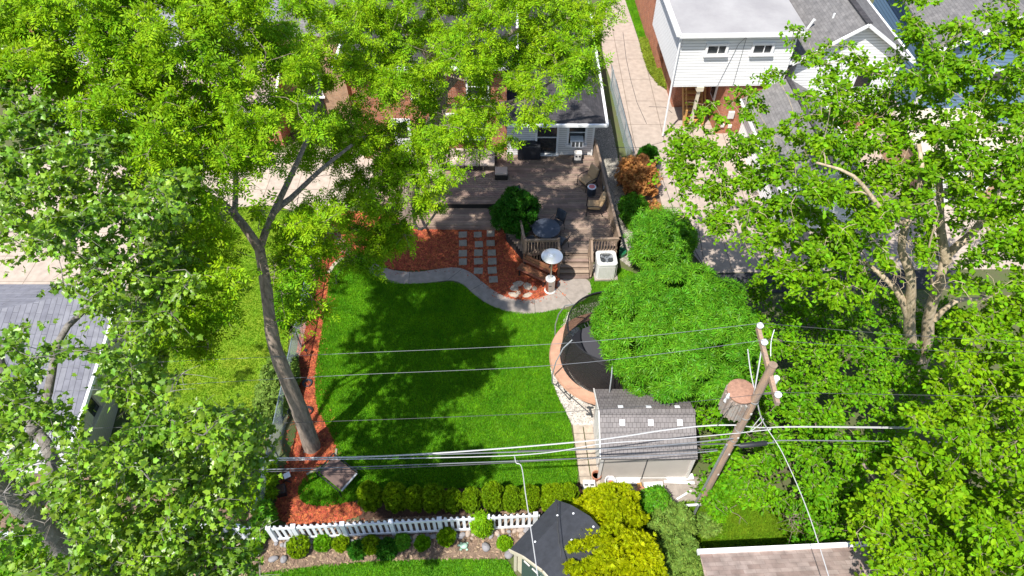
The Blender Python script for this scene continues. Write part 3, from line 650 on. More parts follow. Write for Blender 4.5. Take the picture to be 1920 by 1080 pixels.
# gabled shingle house behind right
H = thing('gabled_house', 'white gabled house with grey shingle roof beside the flat roof', 'house', (16.6, 30.2, 0), 0.03)
mb = MB(); rect_walls(mb, -2.6, 2.6, .15, 13, 1.0, 4.3); gable_wall(mb, -2.6, 2.6, .15, 4.3, 1.7); mb.build('siding_wall', 'white_sid', H, world=False)
mb = MB(); rect_walls(mb, -2.65, 2.65, .1, 13, 0, 1.0); mb.build('brick_base', 'brick', H, world=False)
mb = MB(); gable_y(mb, -3.0, 3.0, -.15, 13, 4.15, 1.98); mb.build('roof', 'roof_grey', H, world=False)
mb = MB()
for s in (-1, 1): mb.bar((s * 3.0, -.18, 4.1), (0, -.18, 6.07), .05, .16); mb.bar((s * 3.05, -.1, 4.1), (s * 3.05, 13, 4.1), .12, .12)
mb.build('rake_board', 'white', H, world=False)
mb = MB(); mb.box((0, 6.4, 6.15), (.28, 13.1, .05)); mb.build('ridge_cap', 'roof_dark', H, world=False)
mb = MB(); mb.tube([(-1.9, 1.8, 4.8), (-1.75, 1.7, 5.4)], .07, 10); mb.build('vent_pipe', 'white', H, world=False); mb = MB(); mb.tube([(-.9, 1.6, 5.4), (-.9, 1.6, 5.75)], .05, 8); mb.build('vent_pipe', 'white', H, world=False)
f = MB(); f.box((1.0, .1, 3.2), (1.0, .1, 1.2)); fr = f.build('window', 'white', H, world=False); f = MB(); f.box((1.0, .03, 3.2), (.8, .03, 1.0)); f.build('pane', 'glass', fr, world=False)
# garage in front of it
H = thing('garage', 'white garage with dark grey gable roof beside the brick wall', 'garage', (13.6, 22.6, 0), 0.03)
mb = MB(); rect_walls(mb, -1.55, 1.9, .2, 7.0, 0, 2.35); gable_wall(mb, -1.55, 1.9, .2, 2.35, 1.0); mb.build('wall', 'white_sid', H, world=False)
mb = MB(); gable_y(mb, -1.85, 2.2, 0, 7.2, 2.3, 1.17); mb.build('roof', 'roof_grey', H, world=False)
mb = MB()
for s, x in ((-1, -1.85), (1, 2.2)): mb.bar((x, -.04, 2.26), (.175, -.04, 3.43), .05, .14); mb.bar((x + s * .04, 0, 2.26), (x + s * .04, 7.2, 2.26), .1, .12)
mb.build('rake_board', 'white', H, world=False)
mb = MB(); mb.box((.17, 3.6, 3.5), (.22, 7.2, .05)); mb.build('ridge_cap', 'roof_dark', H, world=False)
mb = MB(); mb.box((.17, .17, 1.05), (2.5, .06, 2.05)); mb.build('garage_door', 'white', H, world=False)
# blue house
H = thing('blue_house', 'blue-sided house with pale roof at the top right corner', 'house', (24, 31, 0), -0.05)
mb = MB(); rect_walls(mb, -2.6, 3.2, 0, 9, 0, 4.4); gable_wall(mb, -2.6, 3.2, 0, 4.4, 1.8); mb.build('siding_wall', 'blue_sid', H, world=False)
mb = MB(); gable_y(mb, -3.0, 3.6, -.3, 9, 4.3, 2.02); mb.build('roof', 'roof_grey', H, world=False)
mb = MB()
for s, x in ((-1, -3.0), (1, 3.6)): mb.bar((x, -.34, 4.25), (.3, -.34, 6.27), .06, .2)
mb.bar((-2.62, -.03, .1), (-2.62, -.03, 4.4), .14); mb.bar((3.22, -.03, .1), (3.22, -.03, 4.4), .14); mb.build('rake_board', 'white', H, world=False)
f = MB(); f.box((.9, -.04, 2.6), (1.1, .1, 1.3)); fr = f.build('window', 'white', H, world=False); f = MB(); f.box((.9, -.1, 2.6), (.9, .03, 1.1)); f.build('pane', 'glass', fr, world=False)
H = thing('tan_garage', 'low tan brick garage seen through the right tree crown', 'garage', (19.6, 24.5, 0), 0)
mb = MB(); rect_walls(mb, -.6, 3.2, 0, 4, 0, 2.3); mb.build('wall', 'brick_tan', H, world=False)
mb = MB(); mb.box((1.3, 2, 2.37), (4.3, 4.5, .12)); mb.build('flat_roof', 'cream', H, world=False)
mb = MB(); mb.box((1.3, -.04, 1.0), (2.6, .06, 2.0)); mb.build('garage_door', 'white', H, world=False)
# brown roof building at the bottom right
e0 = P(1312, 1038, 2.7); e1 = P(1700, 1020, 2.7); rzb = math.atan2(e1.y - e0.y, e1.x - e0.x)
H = thing('brown_roof_house', 'building with brown shingle roof and white gutter along the bottom edge', 'house', tuple(e0), rzb)
H.location.z = 0; H.matrix_basis = Matrix.Translation((e0.x, e0.y, 0)) @ Matrix.Rotation(rzb, 4, 'Z')
L = (e1 - e0).length
mb = MB(); mb.add([(0, 0, 2.68), (L, 0, 2.68), (L, -4, 4.3), (0, -4, 4.3), (L, -8, 2.68), (0, -8, 2.68)], [(0, 3, 2, 1), (3, 5, 4, 2), (0, 1, 4, 5)]); mb.build('roof', 'roof_brown', H, world=False)
mb = MB(); rect_walls(mb, .3, L - .3, -7.6, -.45, 0, 2.66); mb.build('wall', 'white_sid', H, world=False)
mb = MB(); mb.bar((-.05, .05, 2.68), (L, .05, 2.68), .13, .13); mb.build('gutter', 'white', H, world=False)
window_part(H, tuple(H.matrix_basis @ Vector((2, -.45, 1.4))), .9, .9, face='y')

# ---------------------------------------------------------------- deck
DECK = [(p.x, p.y) for p in poly_px([(690, 322), (960, 300), (960, 288), (1113, 288), (1160, 476), (983, 479), (950, 440), (940, 382), (700, 385)], .5)]
DECK[1] = (DECK[1][0], 27.85); DECK[2] = (DECK[2][0], 27.6); DECK[3] = (DECK[3][0], 27.6); DECK[0] = (DECK[0][0], 27.85); DECK[8] = (DECK[8][0], DECK[7][1])
D = thing('wooden_deck', 'weathered grey-brown timber deck behind the brick house', 'deck', (2, 23, 0))
def boards(mb, poly, z, w=.145, gap=.012, th=.035):
    ys = [p[1] for p in poly]; y = min(ys) + .01; rd = random.Random(5)
    while y + w - gap < max(ys):
        iv = []
        for yy in (y + .004, y + w - gap - .004):
            xs = []
            for i in range(len(poly)):
                a, b = poly[i], poly[(i + 1) % len(poly)]
                if (a[1] > yy) != (b[1] > yy): xs.append(a[0] + (yy - a[1]) / (b[1] - a[1]) * (b[0] - a[0]))
            iv.append(sorted(xs))
        n = min(len(iv[0]), len(iv[1])) // 2
        for k in range(n):
            x0 = max(iv[0][2 * k], iv[1][2 * k]); x1 = min(iv[0][2 * k + 1], iv[1][2 * k + 1]); x = x0
            while x < x1 - .05:
                l = min(rd.uniform(2.4, 4.2), x1 - x); 
                if x1 - x - l < .6: l = x1 - x
                mb.box((x + l / 2, y + (w - gap) / 2, z - th / 2 + rd.uniform(-.002, .002)), (l - .006, w - gap, th)); x += l
        y += w
mb = MB(); boards(mb, DECK, .5); mb.build('deck_boards', 'board', D)
mb = MB(); mb.prism([(x, y + (.05 if y < 22 else 0)) for x, y in DECK], .02, .455); mb.build('underdeck_shade', 'under', D)  # near-black solid: the shade below the boards is put into its colour
STEPP = [(p.x, p.y) for p in poly_px([(760, 388), (935, 386), (938, 426), (760, 424)], .22)]
mb = MB(); boards(mb, STEPP, .22); mb.prism([(x, y) for x, y in STEPP], .02, .18); mb.build('lower_step_boards', 'board', D)
# front stairs
s0 = P(1049, 478, .5); s1 = P(1103, 477, .5); yb = P(1070, 522, 0).y
mb = MB(); n = 4
for i in range(n):
    z = .5 - (i + 1) * .11; yy = s0.y - (s0.y - yb) * (i + .5) / n
    dx = 0.0
    for k in range(2): mb.box(((s0.x + s1.x) / 2, yy + (k - .5) * .17, z - .015), ((s1.x - s0.x), .16, .035))
    mb.box(((s0.x + s1.x) / 2, yy + .19, z + .03), (s1.x - s0.x, .02, .09))
mb.build('stair_treads', 'board', D)
mb = MB()
for x in (s0.x - .05, s1.x + .05): mb = MB(); mb.bar((x, s0.y, .3), (x, yb, .02), .05, .26); mb.build('stair_stringer', 'rail', D)
def railing(a, b, h=.95, root=D, ba=.12, name='railing', z=.5, post=True, zb=None):
    a = Vector(a); b = Vector(b); mb = MB(); L = (b - a).length; n = max(2, int(L / ba)); up = Vector((0, 0, 1))
    for hh, w, t in ((h, .10, .04), (.1, .04, .09), (h - .08, .04, .09)): mb.bar(a + up * hh, b + up * hh, w, t)
    for i in range(n + 1):
        p = a.lerp(b, i / n); mb.bar(p + up * (.0 if zb is None else zb), p + up * (h - .02), .038)
    for p in (a, b): mb.bar(p - up * .45, p + up * (h + .06), .095)
    return mb.build(name, 'rail', root)
A1 = P(985, 479, .5); A2 = P(1046, 478, .5); A3 = P(1104, 477, .5); A4 = P(1158, 476, .5); A5 = P(1113, 290, .5); A5.y = 27.4
railing(A1, A2, zb=-.35); railing(A3, A4, zb=-.35); railing(A4, A5, ba=.14)
railing(P(983, 478, .5), P(975, 440, .5))
for x in (s0.x - .07, s1.x + .07):                    # stair handrails
    mb = MB()
    mb.bar((x, s0.y, 1.4), (x, yb + .1, .95), .09, .04); mb.bar((x, yb + .1, 0), (x, yb + .1, .98), .09)
    for k in range(6):
        t = (k + .5) / 6; y = s0.y + (yb - s0.y) * t; mb.bar((x, y, .45 - .4 * t), (x, y, 1.38 - .45 * t), .035)
    mb.build('stair_handrail', 'rail', D)

cr = MB()
for ln in ([(1147, 120), (1152, 165), (1163, 200), (1178, 235), (1188, 268), (1203, 300), (1222, 330)], [(1168, 60), (1176, 110), (1183, 150), (1196, 192), (1214, 232)], [(1150, 276), (1200, 277), (1262, 262)], [(1310, 420), (1316, 470), (1322, 512)], [(1240, 330), (1262, 390), (1290, 450), (1325, 505)], [(1215, 200), (1248, 201), (1262, 212)]):
    q = [P(x + random.uniform(-2, 2), y, .010) for x, y in ln]; cr.tube(q, .014, 4)
struct(cr.build('driveway_cracks', 'dark_grey'))

# ---------------------------------------------------------------- deck furniture
DZ = 0.5
def at(px, py, z=0.0): return P(px, py, z)
# trampoline
TC = P(1137, 668, .85)
T = thing('trampoline', 'round trampoline with tan pad and dark net beside the shed', 'trampoline', (TC.x, TC.y, 0))
T0 = Vector((TC.x, TC.y, 0))
def ringmesh(r0, z0, r1, z1, n=64, a0=0, a1=2 * math.pi):
    mb = MB(); V = []
    for k in range(n + 1):
        a = a0 + (a1 - a0) * k / n; V += [(T0.x + r0 * math.cos(a), T0.y + r0 * math.sin(a), z0), (T0.x + r1 * math.cos(a), T0.y + r1 * math.sin(a), z1)]
    mb.add(V, [(2 * k, 2 * k + 2, 2 * k + 3, 2 * k + 1) for k in range(n)]); return mb
mb = ringmesh(1.76, .90, 2.12, .88); b2 = ringmesh(2.12, .88, 2.16, .78); mb.add(b2.v, b2.f); mb.build('safety_pad', 'padorange', T, smooth=True)
mb = MB(); mb.lathe([(1.56, .78), (1.56, .80)], T0, 56); mb.build('jump_mat', 'matgrey', T)
mb = MB()
for k in range(72):
    a = 2 * math.pi * k / 72; mb.tube([T0 + Vector((1.56 * math.cos(a), 1.56 * math.sin(a), .79)), T0 + Vector((1.8 * math.cos(a), 1.8 * math.sin(a), .83))], .012, 4)
mb.build('springs', 'acdark', T)
mb = MB()
mb.tube([T0 + Vector((1.95 * math.cos(a), 1.95 * math.sin(a), .80)) for a in np.linspace(0, 2 * math.pi, 49)], .03, 6); mb.build('frame', 'metal', T, smooth=True)
RT = 1.58; ZT = 2.75
prof = [(1.72, .90), (1.71, 1.3), (1.70, 1.8), (1.66, 2.3), (RT, ZT)]
V = []; F = []; n = 72
for i, (r, z) in enumerate(prof):
    for k in range(n): a = 2 * math.pi * k / n; V.append((T0.x + r * math.cos(a), T0.y + r * math.sin(a), z))
for i in range(len(prof) - 1):
    for k in range(n): F.append((i * n + k, i * n + (k + 1) % n, (i + 1) * n + (k + 1) % n, (i + 1) * n + k))
mb = MB(); mb.add(V, F); o = mb.build('enclosure_net', 'net', T)
uvd = o.data.uv_layers[0].data
for p in o.data.polygons:
    ii, kk = divmod(p.index, n)
    for q, li in enumerate(p.loop_indices):
        uu = (kk + (1 if q in (1, 2) else 0)) / n * 11.0; vv = prof[ii + (1 if q > 1 else 0)][1]; uvd[li].uv = (uu, vv)
mb = MB(); mb.tube([T0 + Vector((RT * math.cos(a), RT * math.sin(a), ZT + .01)) for a in np.linspace(0, 2 * math.pi, 49)], .028, 6); mb.build('top_ring', 'black', T, smooth=True)
mb = ringmesh(RT + .03, ZT, RT + .05, ZT - .16, 30, math.radians(85), math.radians(150)); mb.build('foam_sleeve', 'padorange', T)
for k in range(6):
    a = math.radians(180 + 60 * k - 35); c, s = math.cos(a), math.sin(a); f = lambda r, z: T0 + Vector((r * c, r * s, z))
    mb = MB(); mb.tube([f(2.0, .05), f(2.28, .5), f(2.30, 1.1), f(2.2, 1.8), f(1.95, 2.5), f(RT + .03, ZT + .05)], .024, 6); mb.build('enclosure_pole', 'metal', T, smooth=True)
    mb = MB(); a2 = a + .35; mb.tube([f(1.98, .8), f(2.0, .05), T0 + Vector((2.0 * math.cos(a2), 2.0 * math.sin(a2), .05)), T0 + Vector((1.98 * math.cos(a2), 1.98 * math.sin(a2), .8))], .022, 6); mb.build('leg', 'acdark', T, smooth=True)
# folded ladder / frame piece lying in gravel
mb = MB(); q = [P(*a, .06) for a in ((1055, 722), (1060, 735), (1100, 770), (1106, 776))]; mb.tube(q, .02, 6); mb.tube([P(1070, 728, .06), P(1058, 736, .06)], .02, 6)
for a, b in (((1104, 762), (1110, 782)), ((1100, 764), (1112, 764)), ((1099, 776), (1110, 778))): mb.bar(P(*a, .12), P(*b, .12), .05)
tag(mb.build('trampoline_ladder', 'acdark'), 'dark metal ladder lying in the white gravel beside the trampoline', 'ladder')

# patio heater
p = at(1031, 545); HT = thing('patio_heater', 'tall steel patio heater with round reflector hood', 'heater', p)
mb = MB(); mb.lathe([(.23, .0), (.24, .05), (.2, .08)], p, 24); mb.build('base', 'ac', HT, smooth=True)
mb = MB(); mb.lathe([(.20, .08), (.20, .72), (.2, .74)], p, 28); mb.build('tank_housing', 'steel', HT, smooth=True)
mb = MB(); mb.lathe([(.205, .74), (.205, .78), (.06, .82), (.05, .86)], p, 28); mb.build('housing_lid', 'ac', HT, smooth=True)
mb = MB(); mb.tube([p + Vector((0, 0, .8)), p + Vector((0, 0, 2.0))], .033, 10); mb.build('post', 'steel', HT, smooth=True)
mb = MB(); mb.lathe([(.09, 1.8), (.11, 1.83), (.11, 2.08), (.08, 2.12)], p, 20); mb.build('burner', 'steel', HT, smooth=True)
mb = MB(); mb.lathe([(.43, 2.11), (.435, 2.13), (.28, 2.19), (.15, 2.22), (.14, 2.235), (.10, 2.24), (.08, 2.27), (0.0, 2.28)], p, 40); mb.build('hood', 'hood', HT, smooth=True)
mb = MB(); mb.box(p + Vector((-.02, -.2, .5)), (.12, .02, .04)); mb.build('vent_slot', 'black', HT)

# garden bench (slatted, facing lower left)
ba = P(982, 502, .42); bb = P(1020, 532, .42); bdir = Vector((bb.x - ba.x, bb.y - ba.y, 0)).normalized(); rz = math.atan2(bdir.y, bdir.x)
cx = P(1002, 507, .45); B = thing('garden_bench', 'brown wooden garden bench on the red mulch next to the patio heater', 'bench', (cx.x + .02, cx.y, 0), math.radians(-33))
mb = MB()
for i in range(4): mb.box((0, -.30 + i * .105, .45), (1.42, .095, .035))
mb.build('seat', 'bench', B, world=False)
mb = MB()
for i in range(3): mb.box((0, .14 + i * .035, .60 + i * .12), (1.42, .03, .105), rx=-.25)
mb.build('backrest', 'bench', B, world=False)
for s in (-.6, .6):
    mb = MB(); mb.bar((s, -.28, 0), (s, -.26, .43), .05); mb.bar((s, .12, 0), (s, .22, .9), .05); mb.bar((s, -.32, .41), (s, .14, .41), .05, .04); mb.build('leg', 'black', B, world=False)

# stepping stones, single stones of the mulch bed
cols_ = [((868, 440), (868, 456), (868, 475), (868, 491)), ((896, 440), (898, 458), (897, 474), (897, 490), (897, 508)), ((920, 438), (920, 456), (922, 474), (923, 490), (923, 507), (925, 524))]
rowname = ['first', 'second', 'third', 'fourth', 'fifth', 'sixth']; colname = ['left', 'middle', 'right']
for ci, cc in enumerate(cols_):
    for ri, (x, y) in enumerate(cc):
        mb = MB(); c = P(x, y, .035); mb.box(c, (.37 + rd.uniform(-.02, .02), .37 + rd.uniform(-.02, .02), .05), rz=rd.uniform(-.06, .1))
        o = mb.build('stepping_stone', 'stone', bevel=.012)
        tag(o, f'square stepping stone in red mulch, {rowname[ri]} from the deck in the {colname[ci]} column', 'stepping stone', 'stepping stones in the mulch')
fl = [((972, 532), .42, .25, .1, 'long pale flagstone nearest the bench seat'), ((989, 537), .36, .32, .5, 'square pale flagstone in the middle of the flagstone cluster'), ((964, 541), .34, .26, -.3, 'flagstone on the left side of the cluster by the bench'),
      ((1002, 541), .22, .18, .4, 'small dark flagstone at the right end of the cluster'), ((972, 549), .20, .18, .2, 'smallest flagstone between larger ones below the bench'), ((963, 553), .44, .2, -.35, 'narrow flagstone at the lower left of the cluster by the path'), ((990, 553), .42, .2, .45, 'narrow flagstone at the lower right of the cluster by the path')]
for (x, y), w, d, r, lab in fl:
    mb = MB(); c = P(x, y, .03); pts = []
    for k in range(7):
        a = 2 * math.pi * k / 7 + rd.uniform(-.2, .2); X = math.cos(a) * w / 2 * rd.uniform(.9, 1.15) * 1.1; Y = math.sin(a) * d / 2 * rd.uniform(.9, 1.2) * 1.25
        pts.append((c.x + X * math.cos(r) - Y * math.sin(r), c.y + X * math.sin(r) + Y * math.cos(r)))
    mb.prism(pts, .0, .05); tag(mb.build('flagstone', 'flag', bevel=.012), lab, 'flagstone', 'flagstones below the bench')

# air conditioner
p = at(1133, 512); A = thing('air_conditioner', 'white central air conditioner unit on a slab beside the deck stairs', 'air conditioner', (p.x, p.y, 0), .03)
mb = MB(); mb.box((0.02, -.02, .05), (1.0, .95, .1)); mb.build('slab', 'concrete', A, world=False)
def rrect(w, d, r, n=5):
    o = []
    for cx, cy, a0 in ((w / 2 - r, d / 2 - r, 0), (-w / 2 + r, d / 2 - r, 90), (-w / 2 + r, -d / 2 + r, 180), (w / 2 - r, -d / 2 + r, 270)):
        for k in range(n + 1): a = math.radians(a0 + 90 * k / n); o.append((cx + r * math.cos(a), cy + r * math.sin(a)))
    return o
mb = MB(); mb.prism(rrect(.84, .84, .14), .1, .88); mb.build('housing', 'ac', A, world=False)
mb = MB()
for i in range(14): mb.box((-.33 + i * .051, -.425, .5), (.022, .012, .66))
for i in range(14): mb.box((.425, -.33 + i * .051, .5), (.012, .022, .66))
mb.build('louvre', 'shed_trim', A, world=False)
q = rrect(.86, .86, .15); n = len(q); V = [(x, y, .97) for x, y in q] + [(x * .80 / .86 * .92, y * .80 / .86 * .92, .97) for x, y in q]
ring = [(.33 * math.cos(math.atan2(y, x)), .33 * math.sin(math.atan2(y, x)), .975) for x, y in q]
mb = MB(); V = [(x, y, .88) for x, y in q] + [(x, y, .96) for x, y in q] + ring + [(x, y, .90) for x, y, z in ring]
F = []
for r in range(3):
    for k in range(n): F.append((r * n + k, r * n + (k + 1) % n, (r + 1) * n + (k + 1) % n, (r + 1) * n + k))
mb.add(V, F); mb.build('top_cover', 'ac', A, world=False)
mb = MB(); mb.lathe([(.33, .885), (.33, .887)], (0, 0, 0), 24); mb.build('fan_well', 'acdark', A, world=False)
mb = MB()
for k in range(3):
    a = 2 * math.pi * k / 3 + .4; c, s = math.cos(a), math.sin(a); t = (-s, c)
    mb.add([(.06 * c, .06 * s, .91), (.30 * c - .09 * t[0], .30 * s - .09 * t[1], .90), (.31 * c + .09 * t[0], .31 * s + .09 * t[1], .94), (.07 * c + .06 * t[0], .07 * s + .06 * t[1], .93)], [(0, 1, 2, 3)])
mb.lathe([(.09, .90), (.09, .96), (0.0, .97)], (0, 0, 0), 14); mb.build('fan', 'metal', A, world=False)
mb = MB()
for r in (.12, .2, .28): mb.tube([(r * math.cos(a), r * math.sin(a), .978) for a in np.linspace(0, 2 * math.pi, 25)], .005, 4)
for k in range(4): a = math.pi * k / 4; mb.tube([(.33 * math.cos(a), .33 * math.sin(a), .975), (-.33 * math.cos(a), -.33 * math.sin(a), .975)], .005, 4)
mb.build('fan_guard', 'acdark', A, world=False)
p = at(1152, 479); o = MB().box((p.x, p.y, .15), (.2, .16, .3)); tag(o.build('electrical_box', 'ac', bevel=.02), 'small grey electrical box standing below the right deck railing', 'box')
p = at(1163, 478); K = thing('hose_pot', 'round green hose pot by the corner of the deck', 'hose pot', p)
mb = MB(); mb.lathe([(.20, 0), (.24, .22), (.24, .26)], p, 20); mb.build('pot', 'green', K, smooth=True)
mb = MB()
for k in range(3): mb.tube([(p.x + (.2 - .05 * k) * math.cos(a), p.y + (.2 - .05 * k) * math.sin(a), .27 + .01 * k) for a in np.linspace(0, 6.28, 21)], .02, 6)
mb.build('hose', 'green', K, smooth=True)

# dining table and chairs
p = at(1024, 428, DZ + .72); TB = thing('dining_table', 'round slate-topped patio dining table on the deck', 'table', (p.x, p.y, DZ))
c0 = Vector((p.x, p.y, DZ))
mb = MB(); mb.lathe([(.60, .70), (.62, .71), (.62, .735), (.6, .745), (0.0, .746)], c0, 44); mb.build('tabletop', 'tabletop', TB, smooth=True)
for k in range(4):
    a = math.radians(45 + 90 * k); mb = MB(); mb.tube([c0 + Vector((.3 * math.cos(a), .3 * math.sin(a), .7)), c0 + Vector((.42 * math.cos(a), .42 * math.sin(a), 0))], .022, 6); mb.build('leg', 'black', TB)
mb = MB(); mb.tube([c0 + Vector((.36 * math.cos(a), .36 * math.sin(a), .3)) for a in np.linspace(0, 6.283, 25)], .012, 6); mb.build('leg_ring', 'black', TB)
def dining_chair(loc, rz, label):
    C = thing('dining_chair', label, 'chair', loc, rz, 'dark chairs around the round table')
    mb = MB(); mb.add([(-.23, -.22, .43), (.23, -.22, .43), (.24, .22, .42), (-.24, .22, .42), (-.23, -.22, .455), (.23, -.22, .455), (.24, .22, .445), (-.24, .22, .445)], [(0, 3, 2, 1), (4, 5, 6, 7), (0, 1, 5, 4), (1, 2, 6, 5), (2, 3, 7, 6), (3, 0, 4, 7)]); mb.build('seat', 'navy', C, world=False)
    V = []
    for i in range(6):
        t = i / 5
        for x in (-.25, -.12, .12, .25): V.append((x * (1 - .12 * t * t), .22 + .17 * t - .04 * (1 - (x / .25) ** 2) * -1, .45 + .5 * t))
    F = [(i * 4 + k, i * 4 + k + 1, (i + 1) * 4 + k + 1, (i + 1) * 4 + k) for i in range(5) for k in range(3)]
    mb = MB(); mb.add(V, F); o = mb.build('backrest', 'navy', C, world=False, smooth=True); sm = o.modifiers.new('thick', 'SOLIDIFY'); sm.thickness = .02
    for sx in (-1, 1):
        mb = MB(); mb.tube([(sx * .24, -.24, 0), (sx * .23, -.2, .43)], .014, 6); mb.build('leg', 'black', C, world=False)
        mb = MB(); mb.tube([(sx * .25, .30, 0), (sx * .24, .22, .45), (sx * .25, .40, .96)], .014, 6); mb.build('leg', 'black', C, world=False)
        mb = MB(); mb.tube([(sx * .26, -.2, .44), (sx * .28, -.2, .64), (sx * .27, .30, .68)], .013, 6); mb.build('armrest', 'black', C, world=False)
    return C
for px, py, lab in ((1044, 418, 'dark chair at the upper right of the round table'), (1000, 420, 'dark chair at the upper left of the round table by the bush'), (1004, 446, 'dark chair at the lower left of the table behind the railing'), (1044, 447, 'dark chair at the lower right of the table beside the stair opening')):
    q = at(px, py, DZ + .45); ang = math.atan2(q.y - c0.y, q.x - c0.x); dining_chair((c0.x + .78 * math.cos(ang), c0.y + .78 * math.sin(ang), DZ), ang - math.pi / 2, lab)
q = at(984, 375, DZ + .4); dining_chair((q.x - .1, q.y, DZ), .9, 'dark chair standing alone behind the round dark bush')

# two cushioned armchairs, stool between
def armchair(loc, rz, label):
    C = thing('armchair', label, 'armchair', loc, rz, 'tan cushioned armchairs on the deck')
    mb = MB(); mb.box((0, -.02, .40), (.56, .58, .14)); mb.build('seat_cushion', 'tan_cushion', C, world=False, bevel=.045)
    mb = MB(); mb.box((0, .32, .72), (.56, .14, .60), rx=-.28); mb.build('back_cushion', 'tan_cushion', C, world=False, bevel=.05)
    for s in (-1, 1):
        mb = MB(); mb.tube([(s * .33, -.34, 0), (s * .33, -.32, .55), (s * .34, -.1, .60), (s * .33, .32, .58)], .022, 6); mb.build('armrest', 'black', C, world=False)
        mb = MB(); mb.tube([(s * .33, .42, 0), (s * .32, .26, .32), (s * .31, .48, 1.0)], .022, 6); mb.build('leg', 'black', C, world=False)
    mb = MB(); mb.box((0, 0, .31), (.6, .6, .03)); mb.build('seat_frame', 'black', C, world=False)
q = at(1101, 343, DZ + .2); armchair((q.x, q.y, DZ), math.radians(-55), 'tan cushioned armchair nearer the house wall, above the small round table')
q = at(1113, 390, DZ + .2); armchair((q.x + .02, q.y, DZ), math.radians(-95), 'tan cushioned armchair against the right railing, below the small round table')
q = at(1108, 366, DZ); K = thing('round_stool', 'small dark blue round side table between the two tan armchairs', 'side table', (q.x, q.y, DZ))
mb = MB(); mb.lathe([(.17, 0), (.21, .15), (.21, .40), (.18, .5)], q, 22); mb.build('body', 'navy', K, smooth=True)
mb = MB(); mb.lathe([(.20, .5), (.205, .52), (.14, .53)], q, 24); mb.lathe([(.14, .531), (0, .532)], q, 20); mb.build('tray_top', 'porcelain', K)
mb = MB(); mb.lathe([(.145, .536), (.09, .542), (.0, .543)], q, 20); mb.build('tray_pattern', 'pink', K)
q = at(1131, 360, DZ); K = thing('lantern_stand', 'narrow black stand with two small lanterns against the right deck railing', 'stand', (q.x, q.y, DZ))
mb = MB(); mb.box(q + Vector((0, 0, .35)), (.16, .7, .03)); mb.bar(q + Vector((0, -.3, 0)), q + Vector((0, -.3, .35)), .04); mb.bar(q + Vector((0, .3, 0)), q + Vector((0, .3, .35)), .04); mb.build('stand', 'black', K)
for dy in (-.2, .2): mb = MB(); mb.lathe([(.05, .37), (.05, .5), (.03, .54), (0, .58)], q + Vector((0, dy, 0)), 10); mb.build('lantern', 'shed_trim', K)

# sofa set
q = at(890, 300, DZ + .3)
S = thing('outdoor_sofa', 'dark wicker outdoor sofa with beige cushions against the brick wall', 'sofa', (q.x - .15, q.y - .05, DZ), 0.0)
mb = MB(); mb.box((-.05, 0, .15), (2.6, .85, .26)); mb.build('base', 'wicker', S, world=False, bevel=.02)
mb = MB(); mb.box((-.05, .40, .48), (2.6, .12, .42)); mb.box((-1.32, 0, .40), (.10, .85, .30)); mb.build('back_frame', 'wicker', S, world=False, bevel=.02)
for i in range(3): mb = MB(); mb.box((-.7 + i * .74, -.07, .36), (.72, .72, .15)); mb.build('seat_cushion', 'cushion', S, world=False, bevel=.04)
for i, tw in enumerate((0, .03, .22)): mb = MB(); mb.box((-.7 + i * .74, .29 - (i == 2) * .03, .60 + (i == 2) * .05), (.70, .16, .36), rx=-.25, rz=tw); mb.build('back_cushion', 'cushion', S, world=False, bevel=.04)
q = at(825, 298, DZ + .3)
S = thing('corner_chair', 'wicker corner chair with beige cushions at the left end of the sofa', 'sofa', (q.x, q.y + .02, DZ), 0)
mb = MB(); mb.box((0, 0, .15), (.8, .8, .26)); mb.box((-.34, 0, .45), (.1, .8, .4)); mb.build('base', 'wicker', S, world=False, bevel=.02)
mb = MB(); mb.box((.04, 0, .36), (.68, .72, .15)); mb.build('seat_cushion', 'cushion', S, world=False, bevel=.04)
mb = MB(); mb.box((-.22, 0, .6), (.16, .7, .36), ry=-.2); mb.build('back_cushion', 'cushion', S, world=False, bevel=.04)
for (px, py), lab in (((940, 322), 'beige cushioned ottoman with dark base, nearer the patio table'), ((814, 328), 'beige cushioned ottoman half hidden by ash leaves, nearer the tree trunk')):
    q = at(px, py, DZ + .3); S = thing('ottoman', lab, 'ottoman', (q.x, q.y, DZ), 0, 'wicker ottomans')
    mb = MB(); mb.box((0, 0, .15), (.62, .56, .28)); mb.build('base', 'wicker', S, world=False, bevel=.02)
    mb = MB(); mb.box((0, 0, .35), (.60, .54, .13)); mb.build('cushion', 'cushion', S, world=False, bevel=.04)
q = at(992, 300, DZ); K = thing('covered_grill', 'low black covered box beside the sliding door', 'grill', (q.x, q.y + .25, DZ))
mb = MB(); mb.box((0, 0, .42), (1.15, .55, .8), top=.95); mb.build('cover', 'dark', K, world=False, bevel=.04)
mb = MB(); mb.box((0, 0, .84), (.8, .35, .06)); mb.build('lid', 'dark', K, world=False, bevel=.02)
q = at(1083, 300, DZ); K = thing('small_stove', 'small pale block stool with two openings on a black mat below the window', 'stool', (q.x, q.y, DZ))
mb = MB(); mb.box((0, -.05, .01), (.52, .46, .02)); mb.build('mat', 'black', K, world=False)
mb = MB(); mb.box((0, .05, .2), (.34, .26, .36)); mb.box((0, .05, .42), (.38, .3, .07)); mb.build('body', 'shed_trim', K, world=False, bevel=.02)
mb = MB(); mb.box((-.08, -.085, .28), (.1, .02, .08)); mb.box((.08, -.085, .28), (.1, .02, .08)); mb.build('openings', 'black', K, world=False)
q = at(965, 458); K = MB(); K.blob((q.x, q.y, .16), (.10, .14, .16), 3, .1); K.blob((q.x + .02, q.y - .1, .36), (.07, .08, .08), 4, .05); tag(K.build('garden_ornament', 'porcelain', smooth=True), 'small white garden ornament under the dark round bush', 'ornament')

